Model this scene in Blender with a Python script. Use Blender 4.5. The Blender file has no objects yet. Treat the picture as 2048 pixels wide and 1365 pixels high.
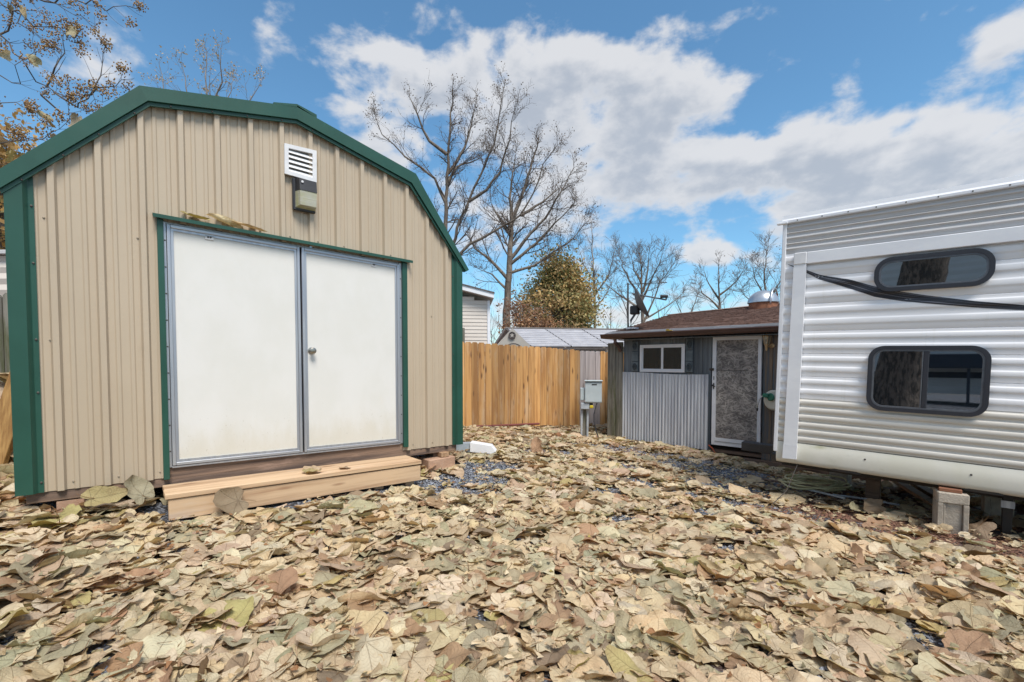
import bpy, bmesh, math, random
import numpy as np
from mathutils import Vector, Matrix, Euler
R = math.radians
PI = math.pi
sc = bpy.context.scene
COL = sc.collection

# ------------------------------------------------------------------ camera
cd = bpy.data.cameras.new('camera')
cd.sensor_width = 36.0
cd.lens = 16.0
cd.shift_y = 0.0364
cd.clip_start = 0.05
cd.clip_end = 3000
cam = bpy.data.objects.new('camera', cd)
COL.objects.link(cam)
cam.location = (0, 0, 1.4)
cam.rotation_euler = (R(88), 0, 0)
sc.camera = cam

# ------------------------------------------------------------------ light
SUN = Vector((0.25, -0.47, 0.845)).normalized()
sd = bpy.data.lights.new('sun', 'SUN')
sd.energy = 2.9
sd.angle = R(22)
sd.color = (1.0, 0.94, 0.86)
so = bpy.data.objects.new('sun', sd)
COL.objects.link(so)
so.rotation_euler = SUN.to_track_quat('Z', 'Y').to_euler()
so.location = SUN * 30

sc.view_settings.view_transform = 'Standard'
sc.view_settings.look = 'None'
sc.view_settings.gamma = 1.0
sc.view_settings.use_curve_mapping = False
sc.view_settings.exposure = 0.62
sc.render.engine = 'CYCLES'
sc.cycles.use_denoising = True
sc.cycles.max_bounces = 8
sc.cycles.transparent_max_bounces = 12


class NT:
    """thin wrapper for writing node trees"""
    def __init__(s, nt):
        s.nt = nt

    def n(s, t, **kw):
        nd = s.nt.nodes.new(t)
        for k, v in kw.items():
            if k == 'i':
                for key, val in v.items():
                    s.put(nd.inputs[key], val)
            else:
                setattr(nd, k, v)
        return nd

    def put(s, sock, v):
        if isinstance(v, bpy.types.NodeSocket):
            s.nt.links.new(v, sock)
        elif isinstance(v, bpy.types.Node):
            s.nt.links.new(v.outputs[0], sock)
        else:
            if sock.type == 'RGBA' and len(v) == 3:
                v = (*v, 1)
            sock.default_value = v

    def m(s, op, a, b=0.0, c=0.0, clamp=False):
        nd = s.n('ShaderNodeMath', operation=op, use_clamp=clamp)
        s.put(nd.inputs[0], a)
        s.put(nd.inputs[1], b)
        s.put(nd.inputs[2], c)
        return nd.outputs[0]

    def v(s, op, a, b=(0, 0, 0)):
        nd = s.n('ShaderNodeVectorMath', operation=op)
        s.put(nd.inputs[0], a)
        s.put(nd.inputs[1], b)
        return nd.outputs['Value'] if op in ('DOT_PRODUCT', 'LENGTH') else nd.outputs[0]

    def mix(s, f, a, b, blend='MIX'):
        nd = s.n('ShaderNodeMix', data_type='RGBA', blend_type=blend)
        nd.clamp_result = False
        s.put(nd.inputs[0], f)
        s.put(nd.inputs[6], a)
        s.put(nd.inputs[7], b)
        return nd.outputs[2]

    def ramp(s, x, lo, hi):
        nd = s.n('ShaderNodeMapRange', interpolation_type='SMOOTHSTEP')
        s.put(nd.inputs[0], x)
        s.put(nd.inputs[1], lo)
        s.put(nd.inputs[2], hi)
        return nd.outputs[0]

    def noise(s, vec, scale=1.0, detail=4.0, rough=0.5, dist=0.0):
        nd = s.n('ShaderNodeTexNoise')
        s.put(nd.inputs['Vector'], vec)
        nd.inputs['Scale'].default_value = scale
        nd.inputs['Detail'].default_value = detail
        nd.inputs['Roughness'].default_value = rough
        nd.inputs['Distortion'].default_value = dist
        return nd.outputs[0]

    def voro(s, vec, scale=1.0, feature='F1', rnd=1.0):
        nd = s.n('ShaderNodeTexVoronoi', feature=feature)
        s.put(nd.inputs['Vector'], vec)
        nd.inputs['Scale'].default_value = scale
        nd.inputs['Randomness'].default_value = rnd
        return nd


# ------------------------------------------------------------------ sky with clouds
SKY_STRENGTH = 0.1
w = bpy.data.worlds.new('World')
sc.world = w
w.use_nodes = True
wt = NT(w.node_tree)
w.node_tree.nodes.clear()
geo = wt.n('ShaderNodeNewGeometry')
dirv = wt.n('ShaderNodeTexCoord').outputs['Generated']
sky = wt.n('ShaderNodeTexSky', sky_type='NISHITA')
sky.sun_disc = False
sky.sun_elevation = math.asin(SUN.z)
sky.sun_rotation = math.atan2(SUN.x, SUN.y)
sky.air_density = 1.0
sky.dust_density = 0.6
sky.ozone_density = 2.0

# cumulus masses: azimuth, elevation, half width, half height (degrees), weight
CLOUDS = [(1, 32.0, 16, 3.0, .75), (4, 28.8, 15, 3.2, .8), (14, 29.6, 8, 3.2, .7), (22, 27.4, 5, 1.8, .5),
          (9, 25.2, 11, 2.4, .7), (-17, 25, 7, 5, .45), (-23.5, 34, 5, 1.5, .36), (-14, 31.5, 6, 1.8, .4),
          (16, 21.3, 11, 2.6, .75), (28, 21.6, 8, 2.6, .72), (38, 18.5, 9, 3.2, .8), (47, 17.5, 8, 3.2, .8), (24, 19.8, 9, 1.8, .36), (40, 21.4, 4, 1.4, .4),
          (36, 15.4, 8, 2.4, .58), (47, 26.2, 4, 1.9, .6), (23.4, 12.3, 4.8, 1.5, .85), (13, 14.4, 3, .8, .32), (5, 18, 9, 3, .42),
          (5, 3.5, 36, 5.5, .56), (-44, 8, 12, 8, .42), (26, 33.5, 5, .9, .25), (-40, 24, 9, 4, .24), (-6, 17, 12, 5, .40)]
grp = bpy.data.node_groups.new('cloud_density', 'ShaderNodeTree')
grp.interface.new_socket('AzEl', in_out='INPUT', socket_type='NodeSocketVector')
grp.interface.new_socket('Density', in_out='OUTPUT', socket_type='NodeSocketFloat')
g = NT(grp)
gi = g.n('NodeGroupInput').outputs[0]
go = g.n('NodeGroupOutput')
warp = g.noise(gi, 5.0, 3.0, .6)
wn = g.n('ShaderNodeTexNoise')
g.put(wn.inputs['Vector'], gi)
wn.inputs['Scale'].default_value = 9
wn.inputs['Detail'].default_value = 3
pos = g.v('ADD', gi, g.v('MULTIPLY', g.v('SUBTRACT', wn.outputs['Color'], (.5, .5, .5)), (.16, .07, 0)))
field = None
for (a, e, sa, se, wt_) in CLOUDS:
    dv = g.v('MULTIPLY', g.v('SUBTRACT', pos, (R(a), R(e), 0)), (1 / R(sa), 1 / R(se), 0))
    t = g.m('MULTIPLY', g.m('POWER', 2.71828, g.m('MULTIPLY', g.v('DOT_PRODUCT', dv, dv), -1.0)), wt_)
    field = t if field is None else g.m('ADD', field, t)
fb = g.noise(g.v('MULTIPLY', gi, (1.0, 1.7, 1.0)), 9.0, 9.0, .56, .15)
sep = g.n('ShaderNodeSeparateXYZ')
g.put(sep.inputs[0], gi)
# broken cloud carries on all round, beyond the masses listed above
rest = g.m('MULTIPLY', g.ramp(g.m('ABSOLUTE', sep.outputs[0]), R(52), R(75)), .42)
high = g.m('MULTIPLY', g.ramp(sep.outputs[1], R(36), R(46)), .42)
field = g.m('ADD', g.m('MINIMUM', field, .84), g.m('MAXIMUM', rest, high))
dens = g.m('ADD', field, g.m('MULTIPLY', g.m('SUBTRACT', fb, .5), 2.1))
g.put(go.inputs[0], dens)

sx = wt.n('ShaderNodeSeparateXYZ')
wt.put(sx.inputs[0], dirv)
az = wt.m('ARCTAN2', sx.outputs[0], sx.outputs[1])
el = wt.m('ARCSINE', wt.m('MINIMUM', wt.m('MAXIMUM', sx.outputs[2], -1), 1))
ae = wt.n('ShaderNodeCombineXYZ', i={0: az, 1: el})


def cloud(vec):
    nd = wt.n('ShaderNodeGroup')
    nd.node_tree = grp
    wt.put(nd.inputs[0], vec)
    return nd.outputs[0]


d0 = cloud(ae)
d1 = cloud(wt.v('ADD', ae, (R(.6), R(2.0), 0)))
cover = wt.ramp(d0, .18, .66)
# thick cloud above a point shades it; thin tops and edges stay white
shade = wt.m('MULTIPLY', wt.ramp(d1, .30, 1.05), wt.ramp(d0, .35, .95))
lit = wt.mix(shade, (5.0, 5.05, 5.2), (3.1, 3.4, 3.9))
tinted = wt.mix(1.0, sky, (.80, 1.15, 1.20), 'MULTIPLY')
skyc = wt.mix(wt.m('MULTIPLY', cover, .93), tinted, lit)
bg = wt.n('ShaderNodeBackground', i={'Color': skyc})
bg.inputs['Strength'].default_value = SKY_STRENGTH
wo = wt.n('ShaderNodeOutputWorld')
w.node_tree.links.new(bg.outputs[0], wo.inputs[0])


# ------------------------------------------------------------------ materials
def newmat(name):
    m = bpy.data.materials.new(name)
    m.use_nodes = True
    nt = NT(m.node_tree)
    return m, nt, m.node_tree.nodes['Principled BSDF']


def objcoord(t, rnd=True):
    c = t.n('ShaderNodeTexCoord').outputs['Object']
    if rnd:
        r = t.n('ShaderNodeObjectInfo').outputs['Random']
        c = t.v('ADD', c, t.n('ShaderNodeCombineXYZ', i={0: t.m('MULTIPLY', r, 37.0), 1: t.m('MULTIPLY', r, 11.3), 2: t.m('MULTIPLY', r, 23.7)}).outputs[0])
    return c


def pmat(name, col, col2=None, scale=(6, 6, 6), detail=5, lohi=(.35, .65), rough=.6, metal=0.0, bump=0.0, bscale=None,
         rnd=0.0, stain=None, stain_scale=(3, 3, 3), stain_lohi=(.55, .75), spec=.5, knots=None, vary_rough=.1, bdist=.01):
    """noise-mixed colour, optional stains, knots, relief and per-object brightness"""
    m, t, b = newmat(name)
    c = objcoord(t)
    n1 = t.noise(t.v('MULTIPLY', c, scale), 1.0, detail, .6)
    col2 = col2 or tuple(x * .8 for x in col)
    cc = t.mix(t.ramp(n1, *lohi), col, col2)
    if knots:
        ks, kc = knots
        wv = t.v('ADD', t.v('MULTIPLY', c, ks), t.v('MULTIPLY', t.n('ShaderNodeCombineXYZ', i={0: n1, 1: n1, 2: n1}).outputs[0], (.25, .25, .25)))
        vd = t.voro(wv, 1.0).outputs['Distance']
        cc = t.mix(t.m('MULTIPLY', t.ramp(vd, .22, .07), .85), cc, kc)
    if stain:
        n2 = t.noise(t.v('MULTIPLY', c, stain_scale), 1.0, 5, .65)
        cc = t.mix(t.ramp(n2, *stain_lohi), cc, stain)
    if rnd:
        r = t.n('ShaderNodeObjectInfo').outputs['Random']
        k = t.m('ADD', 1 - rnd, t.m('MULTIPLY', t.m('FRACT', t.m('MULTIPLY', r, 7.31)), 2 * rnd))
        cc = t.mix(1.0, cc, t.n('ShaderNodeCombineXYZ', i={0: k, 1: k, 2: k}).outputs[0], 'MULTIPLY')
    t.put(b.inputs['Base Color'], cc)
    n3 = t.noise(t.v('MULTIPLY', c, bscale or scale), 1.0, 4, .6)
    t.put(b.inputs['Roughness'], t.m('ADD', rough - vary_rough, t.m('MULTIPLY', n3, 2 * vary_rough)))
    b.inputs['Metallic'].default_value = metal
    b.inputs['Specular IOR Level'].default_value = spec
    if bump:
        bn = t.n('ShaderNodeBump', i={'Height': n3, 'Strength': bump, 'Distance': bdist})
        t.put(b.inputs['Normal'], bn.outputs[0])
    return m


M = {}
M['tan_metal'] = pmat('tan_metal', (.475, .39, .29), (.44, .36, .265), (1.2, 1.2, .7), rough=.42, bump=.12, bscale=(3, 3, 1.2), stain=(.40, .32, .23), stain_scale=(9, 9, 2), stain_lohi=(.62, .85), bdist=.02)
M['green_metal'] = pmat('green_metal', (.013, .064, .044), (.017, .078, .055), (2, 2, 2), rough=.38, bump=.10, bscale=(3, 3, 2), stain=(.025, .10, .075), stain_scale=(5, 5, 3), stain_lohi=(.6, .9), bdist=.02)
M['door_white'] = pmat('door_white', (.70, .69, .665), (.67, .66, .625), (3, 3, 2), rough=.55, bump=.25, bscale=(60, 60, 240), stain=(.70, .66, .58), stain_scale=(3, 3, 1.6), stain_lohi=(.66, .95), bdist=.002)
def door_dirt(m):
    t = NT(m.node_tree)
    b = m.node_tree.nodes['Principled BSDF']
    old = b.inputs['Base Color'].links[0].from_socket
    c = t.n('ShaderNodeTexCoord').outputs['Object']
    z = t.n('ShaderNodeSeparateXYZ', i={0: c}).outputs[2]
    n1 = t.noise(t.v('MULTIPLY', c, (5, 5, 2)), 1.0, 6, .7)
    n2 = t.noise(t.v('MULTIPLY', c, (70, 70, 45)), 1.0, 3, .6)
    k = t.m('MULTIPLY', t.ramp(t.m('ADD', z, t.m('MULTIPLY', n1, -.55)), .22, -.10), .55)
    spk = t.m('MULTIPLY', t.ramp(n2, .66, .74), t.ramp(t.m('ADD', z, t.m('MULTIPLY', n1, -.5)), .45, .0))
    cc = t.mix(k, old, (.56, .52, .42))
    cc = t.mix(t.m('MULTIPLY', spk, .5), cc, (.34, .29, .22))
    t.put(b.inputs['Base Color'], cc)


door_dirt(M['door_white'])
M['aluminium'] = pmat('aluminium', (.50, .51, .54), (.40, .42, .47), (30, 30, 1.5), rough=.42, metal=.75, bump=.05, bscale=(50, 50, 4), bdist=.002)
M['aluminium_flat'] = pmat('aluminium_flat', (.50, .51, .54), (.40, .42, .47), (1.5, 30, 30), rough=.42, metal=.75, bump=.05, bscale=(4, 50, 50), bdist=.002)
M['screw'] = pmat('screw', (.10, .09, .08), rough=.5, metal=.5)
M['tan_screw'] = pmat('tan_screw', (.35, .29, .22), rough=.5)
M['white_plastic'] = pmat('white_plastic', (.72, .72, .73), (.66, .66, .68), (12, 12, 12), rough=.5)
M['white_trim'] = pmat('white_trim', (.78, .79, .82), (.72, .73, .77), (3, 3, 6), rough=.45, stain=(.6, .58, .52), stain_scale=(8, 8, 3), stain_lohi=(.66, .9))
M['black_plastic'] = pmat('black_plastic', (.022, .022, .026), (.03, .03, .035), (9, 9, 9), rough=.45)
M['dark_void'] = pmat('dark_void', (.01, .01, .01), rough=.9)
M['old_wood'] = pmat('old_wood', (.23, .15, .105), (.11, .075, .06), (1.3, 26, 26), rough=.8, bump=.5, bscale=(2, 60, 60), knots=((1.1, 4, 7), (.05, .03, .02)), stain=(.30, .2, .15), stain_scale=(2, 6, 9))
M['step_wood'] = pmat('step_wood', (.57, .40, .25), (.38, .235, .135), (1.0, 20, 20), lohi=(.42, .72), rough=.65, bump=.35, bscale=(2, 70, 70), knots=((2.2, 9, 9), (.2, .09, .045)), rnd=.06, stain=(.55, .43, .33), stain_scale=(1.5, 8, 8), bdist=.004)
M['fence_wood'] = pmat('fence_wood', (.52, .285, .105), (.36, .175, .06), (16, 16, .8), lohi=(.42, .62), rough=.7, bump=.5, bscale=(40, 40, 1.5), knots=((9, 9, 2.1), (.085, .035, .015)), rnd=.34, stain=(.52, .36, .22), stain_scale=(5, 5, 1), stain_lohi=(.5, .75), bdist=.004)
M['fence_grey'] = pmat('fence_grey', (.45, .40, .40), (.33, .29, .29), (22, 22, 1.0), rough=.8, bump=.35, bscale=(60, 60, 2), knots=((6, 6, 2.0), (.14, .11, .10)), rnd=.10, bdist=.004)
M['mossy_wood'] = pmat('mossy_wood', (.24, .225, .19), (.12, .11, .09), (18, 18, 1.0), rough=.85, bump=.6, bscale=(50, 50, 2), stain=(.085, .09, .04), stain_scale=(6, 6, 1.2), stain_lohi=(.45, .7), rnd=.12)
M['hut_board'] = pmat('hut_board', (.155, .175, .19), (.085, .098, .11), (24, 24, .9), rough=.75, bump=.45, bscale=(60, 60, 2), rnd=.16, stain=(.16, .155, .15), stain_scale=(14, 14, .9), stain_lohi=(.52, .75))
M['hut_board_worn'] = pmat('hut_board_worn', (.10, .115, .13), (.20, .145, .10), (20, 20, .7), lohi=(.42, .62), rough=.8, bump=.5, bscale=(60, 60, 2), stain=(.26, .17, .10), stain_scale=(10, 10, 1.0), stain_lohi=(.48, .7))
M['shutter'] = pmat('shutter', (.15, .18, .195), (.10, .125, .14), (8, 8, 8), rough=.7, bump=.3, bscale=(30, 30, 30), rnd=.1)
M['emblem'] = pmat('emblem', (.042, .055, .065), (.07, .085, .095), (30, 30, 30), rough=.7, bump=.4)
M['brown_metal'] = pmat('brown_metal', (.085, .042, .034), (.065, .032, .027), (4, 9, 9), rough=.45, stain=(.17, .10, .08), stain_scale=(3, 20, 20), stain_lohi=(.6, .9))
M['shingle'] = pmat('shingle', (.215, .135, .108), (.145, .09, .073), (14, 14, 14), rough=.9, bump=.7, bscale=(120, 120, 120), stain=(.26, .18, .15), stain_scale=(4, 4, 4), stain_lohi=(.5, .8), spec=.2)
M['galvanised'] = pmat('galvanised', (.68, .70, .73), (.40, .42, .47), (22, 22, .6), rough=.55, metal=.15, bump=.1, bscale=(20, 20, 3), stain=(.62, .64, .66), stain_scale=(9, 9, .9), stain_lohi=(.52, .75), rnd=.05)
M['rusty_dome'] = pmat('rusty_dome', (.55, .58, .62), (.45, .48, .52), (8, 8, 8), rough=.35, metal=.85, stain=(.34, .11, .045), stain_scale=(2.4, 2.4, 2.4), stain_lohi=(.56, .66))
M['rust'] = pmat('rust', (.30, .13, .07), (.20, .08, .045), (12, 12, 12), rough=.85)
M['dish_grey'] = pmat('dish_grey', (.12, .125, .135), (.095, .10, .11), (6, 6, 6), rough=.55)
M['brass'] = pmat('brass', (.55, .38, .2), (.42, .28, .14), (12, 12, 12), rough=.45, metal=.4)
M['box_grey'] = pmat('box_grey', (.44, .50, .52), (.40, .45, .47), (3, 3, 3), rough=.5, stain=(.50, .53, .55), stain_scale=(6, 6, 2))
M['pvc_grey'] = pmat('pvc_grey', (.44, .47, .50), (.36, .39, .43), (6, 6, 6), rough=.5)
M['yellow'] = pmat('yellow', (.60, .46, .02), rough=.5)
M['rv_white'] = pmat('rv_white', (.85, .848, .87), (.82, .818, .84), (.8, .8, 1.6), rough=.38, bump=.05, bscale=(2, 2, 5), stain=(.72, .71, .69), stain_scale=(13, 5, .7), stain_lohi=(.55, .85))
M['rv_grey'] = pmat('rv_grey', (.56, .55, .55), (.52, .51, .51), (1, 1, 2), rough=.42, stain=(.36, .34, .32), stain_scale=(.9, 5, 14), stain_lohi=(.6, .9))
M['rv_tan'] = pmat('rv_tan', (.66, .63, .58), (.62, .59, .535), (1, 1, 2), rough=.42, stain=(.48, .44, .37), stain_scale=(.9, 5, 14), stain_lohi=(.6, .9))
M['rv_skirt'] = pmat('rv_skirt', (.68, .66, .59), (.64, .62, .53), (3, 3, 1), rough=.42, stain=(.44, .43, .28), stain_scale=(3, 3, 5), stain_lohi=(.55, .8))
M['window_rubber'] = pmat('window_rubber', (.032, .034, .044), (.026, .028, .036), (6, 6, 6), rough=.4)
M['window_metal'] = pmat('window_metal', (.17, .18, .20), (.13, .14, .16), (20, 20, 20), rough=.4, metal=.5)
M['chassis'] = pmat('chassis', (.035, .033, .032), (.06, .045, .035), (9, 9, 9), rough=.7)
M['concrete'] = pmat('concrete', (.43, .375, .31), (.31, .27, .225), (9, 9, 9), rough=.9, bump=.6, bscale=(70, 70, 70), stain=(.44, .33, .25), stain_scale=(3, 3, 5), stain_lohi=(.5, .7))
M['red_paver'] = pmat('red_paver', (.45, .29, .20), (.36, .22, .15), (10, 10, 10), rough=.9, bump=.5, bscale=(70, 70, 70))
M['pine_block'] = pmat('pine_block', (.42, .27, .16), (.30, .18, .10), (24, 3, 24), rough=.8, bump=.3)
M['beige_siding'] = pmat('beige_siding', (.64, .58, .52), (.60, .54, .48), (1, 1, 2), rough=.55)
M['resin_roof'] = pmat('resin_roof', (.40, .40, .43), (.31, .31, .34), (3, 14, 14), rough=.7, bump=.3, bscale=(30, 30, 30), stain=(.52, .52, .55), stain_scale=(2, 12, 12), stain_lohi=(.5, .8))
M['resin_wall'] = pmat('resin_wall', (.48, .45, .40), (.44, .41, .37), (3, 3, 3), rough=.6)
M['resin_dark'] = pmat('resin_dark', (.10, .085, .08), rough=.6)
M['hose_cream'] = pmat('hose_cream', (.66, .60, .36), (.52, .48, .27), (8, 8, 8), rough=.5)
M['hose_white'] = pmat('hose_white', (.62, .64, .64), rough=.4)
M['reel_cream'] = pmat('reel_cream', (.66, .64, .55), (.6, .57, .48), (8, 8, 8), rough=.5)
M['reel_green'] = pmat('reel_green', (.02, .17, .11), rough=.45)
M['red_pipe'] = pmat('red_pipe', (.16, .035, .03), rough=.6)
M['orange_cord'] = pmat('orange_cord', (.5, .09, .03), rough=.5)
M['bark'] = pmat('bark', (.20, .165, .135), (.11, .088, .072), (14, 14, 3), rough=.9, bump=.8, bscale=(30, 30, 6), bdist=.03)
M['bark_pale'] = pmat('bark_pale', (.30, .255, .215), (.19, .155, .13), (8, 8, 2), rough=.9, bump=.5, bscale=(20, 20, 5), bdist=.03)
M['bark_dark'] = pmat('bark_dark', (.19, .145, .115), (.06, .048, .04), (16, 16, 4), lohi=(.42, .58), rough=.95, bump=1.0, bscale=(22, 22, 5), bdist=.06)
M['twig'] = pmat('twig', (.13, .105, .09), (.085, .068, .06), (3, 3, 3), rough=.9)
M['twig_grey'] = pmat('twig_grey', (.20, .18, .175), (.14, .125, .12), (3, 3, 3), rough=.9)
M['stone'] = pmat('stone', (.25, .27, .315), (.13, .145, .175), (9, 9, 9), rough=.7, stain=(.42, .44, .48), stain_scale=(30, 30, 30), stain_lohi=(.5, .7))
M['chips'] = pmat('chips', (.23, .115, .075), (.12, .06, .042), (22, 22, 22), lohi=(.4, .6), rough=.9, stain=(.36, .23, .16), stain_scale=(40, 40, 40), stain_lohi=(.6, .75))
M['navy'] = pmat('navy', (.012, .022, .04), (.018, .03, .05), (2, 2, 2), rough=.5)
M['neighbour_white'] = pmat('neighbour_white', (.6, .62, .62), (.55, .57, .57), (1, 1, 4), rough=.5)


def decal_mat():
    m, t, b = newmat('black_decal')
    c = objcoord(t, False)
    uv = t.n('ShaderNodeTexCoord').outputs['UV']
    n1 = t.noise(t.v('MULTIPLY', uv, (1.2, 13, 1)), 1.0, 2, .5)
    t.put(b.inputs['Base Color'], t.mix(t.ramp(n1, .56, .64), (.022, .023, .03), (.26, .26, .30)))
    b.inputs['Roughness'].default_value = .35
    return m


M['black_decal'] = decal_mat()


def glass_mat(name, base, refl, transp):
    """window glass: a mirror-like sheen over a dark tint, partly see-through"""
    m, t, b = newmat(name)
    m.node_tree.nodes.remove(b)
    out = m.node_tree.nodes['Material Output']
    gl = t.n('ShaderNodeBsdfGlossy', i={'Color': (.9, .95, 1.0), 'Roughness': .015})
    df = t.n('ShaderNodeBsdfDiffuse', i={'Color': base})
    tr = t.n('ShaderNodeBsdfTransparent', i={'Color': (.8, .85, .85)})
    fr = t.n('ShaderNodeFresnel', i={'IOR': 1.5})
    m1 = t.n('ShaderNodeMixShader', i={0: transp, 1: df, 2: tr})
    m2 = t.n('ShaderNodeMixShader', i={0: t.m('ADD', refl, t.m('MULTIPLY', fr, .8), clamp=True), 1: m1, 2: gl})
    m.node_tree.links.new(m2.outputs[0], out.inputs[0])
    return m


M['rv_glass'] = glass_mat('rv_glass', (.004, .005, .006), .38, 0.0)
M['hut_glass'] = glass_mat('hut_glass', (.03, .031, .03), .05, .45)
M['lens'] = pmat('lens', (.43, .42, .35), (.38, .37, .20), (4, 60, 4), rough=.2, bump=.3, bscale=(2, 2, 90))
M['lantern_glass'] = glass_mat('lantern_glass', (.30, .26, .19), .08, .25)


def osb_mat():
    m, t, b = newmat('osb_board')
    c = objcoord(t)
    col = None
    for ang, sca, off in ((20, (15, 5, 70), 0), (75, (18, 5, 60), 3.1), (130, (16, 5, 66), 7.7), (165, (17, 5, 58), 12.3)):
        mp = t.n('ShaderNodeMapping', i={'Vector': c, 'Location': (off, off, off), 'Rotation': (0, R(ang), 0)})
        v = t.voro(t.v('MULTIPLY', mp.outputs[0], sca), 1.0)
        s = t.n('ShaderNodeSeparateColor', i={0: v.outputs['Color']}).outputs[0]
        col = s if col is None else t.m('MAXIMUM', col, t.m('MULTIPLY', s, .95))
    big = t.noise(c, 5, 4, .6)
    cc = t.mix(t.ramp(col, .62, 1.0), (.21, .19, .175), (.50, .455, .415))
    cc = t.mix(t.ramp(big, .35, .7), cc, t.mix(1.0, cc, (.5, .5, .52), 'MULTIPLY'))
    # splash-back of mud along the foot of the board
    z = t.n('ShaderNodeSeparateXYZ', i={0: t.n('ShaderNodeTexCoord').outputs['Object']}).outputs[2]
    mud = t.m('MULTIPLY', t.ramp(t.m('ADD', z, t.m('MULTIPLY', big, .25)), .48, .30), .8)
    cc = t.mix(mud, cc, (.12, .075, .05))
    t.put(b.inputs['Base Color'], cc)
    b.inputs['Roughness'].default_value = .75
    bn = t.n('ShaderNodeBump', i={'Height': col, 'Strength': .5, 'Distance': .004})
    t.put(b.inputs['Normal'], bn.outputs[0])
    return m


M['osb'] = osb_mat()


def leaf_mat(name):
    m, t, b = newmat(name)
    at = t.n('ShaderNodeAttribute', attribute_name='Col').outputs['Color']
    uv = t.n('ShaderNodeUVMap', uv_map='UVMap').outputs[0]
    s = t.n('ShaderNodeSeparateXYZ', i={0: uv})
    x, y = s.outputs[0], t.m('ADD', s.outputs[1], .42)
    ang = t.m('ARCTAN2', x, y)
    rad = t.v('LENGTH', t.n('ShaderNodeCombineXYZ', i={0: x, 1: y}).outputs[0])
    # main veins fan out from the stalk; finer ribs branch off them
    vein = t.m('MULTIPLY', t.m('ABSOLUTE', t.m('SINE', t.m('MULTIPLY', ang, 3.8))), rad)
    v1 = t.ramp(vein, .055, .012)
    fine = t.m('ABSOLUTE', t.m('SINE', t.m('ADD', t.m('MULTIPLY', rad, 24.0), t.m('MULTIPLY', t.m('ABSOLUTE', t.m('SINE', t.m('MULTIPLY', ang, 3.8))), -6.0))))
    v2 = t.m('MULTIPLY', t.ramp(fine, .22, .04), .3)
    veins = t.m('MAXIMUM', v1, v2)
    oc = t.n('ShaderNodeNewGeometry').outputs['Position']
    n1 = t.noise(oc, 16, 5, .65)
    n2 = t.noise(oc, 60, 4, .6)
    n3 = t.noise(oc, 170, 3, .6)
    cc = t.mix(t.m('MULTIPLY', t.ramp(n1, .45, .72), .5), at, t.mix(1.0, at, (.62, .48, .36), 'MULTIPLY'))
    cc = t.mix(t.m('MULTIPLY', t.ramp(n2, .58, .75), .45), cc, t.mix(1.0, cc, (1.25, 1.24, 1.2), 'MULTIPLY'))
    cc = t.mix(t.m('MULTIPLY', t.ramp(n3, .68, .74), .7), cc, (.07, .045, .03))
    cc = t.mix(t.m('MULTIPLY', veins, .5), cc, t.mix(1.0, cc, (.62, .50, .38), 'MULTIPLY'))
    edge = t.v('LENGTH', uv)
    cc = t.mix(t.m('MULTIPLY', t.ramp(t.m('ADD', edge, t.m('MULTIPLY', n2, .5)), 1.05, 1.4), .4), cc, t.mix(1.0, cc, (.55, .40, .28), 'MULTIPLY'))
    bf = t.n('ShaderNodeNewGeometry').outputs['Backfacing']
    cc = t.mix(t.m('MULTIPLY', bf, .5), cc, t.mix(.5, cc, (.46, .42, .33)))
    t.put(b.inputs['Base Color'], cc)
    b.inputs['Roughness'].default_value = .62
    b.inputs['Specular IOR Level'].default_value = .35
    h = t.m('ADD', t.m('MULTIPLY', veins, -.6), t.m('ADD', n2, t.m('MULTIPLY', n3, .5)))
    bn = t.n('ShaderNodeBump', i={'Height': h, 'Strength': .9, 'Distance': .007})
    t.put(b.inputs['Normal'], bn.outputs[0])
    tr = t.n('ShaderNodeBsdfTranslucent', i={'Color': t.mix(1.0, cc, (1, .85, .6), 'MULTIPLY')})
    mx = t.n('ShaderNodeMixShader', i={0: .22, 1: b.outputs[0], 2: tr})
    m.node_tree.links.new(mx.outputs[0], m.node_tree.nodes['Material Output'].inputs[0])
    return m


M['leaf'] = leaf_mat('dry_leaf')


def foliage_mat():
    m, t, b = newmat('crown_leaf')
    at = t.n('ShaderNodeAttribute', attribute_name='Col').outputs['Color']
    t.put(b.inputs['Base Color'], at)
    b.inputs['Roughness'].default_value = .7
    tr = t.n('ShaderNodeBsdfTranslucent', i={'Color': at})
    mx = t.n('ShaderNodeMixShader', i={0: .3, 1: b.outputs[0], 2: tr})
    m.node_tree.links.new(mx.outputs[0], m.node_tree.nodes['Material Output'].inputs[0])
    return m


M['crown_leaf'] = foliage_mat()


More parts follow.
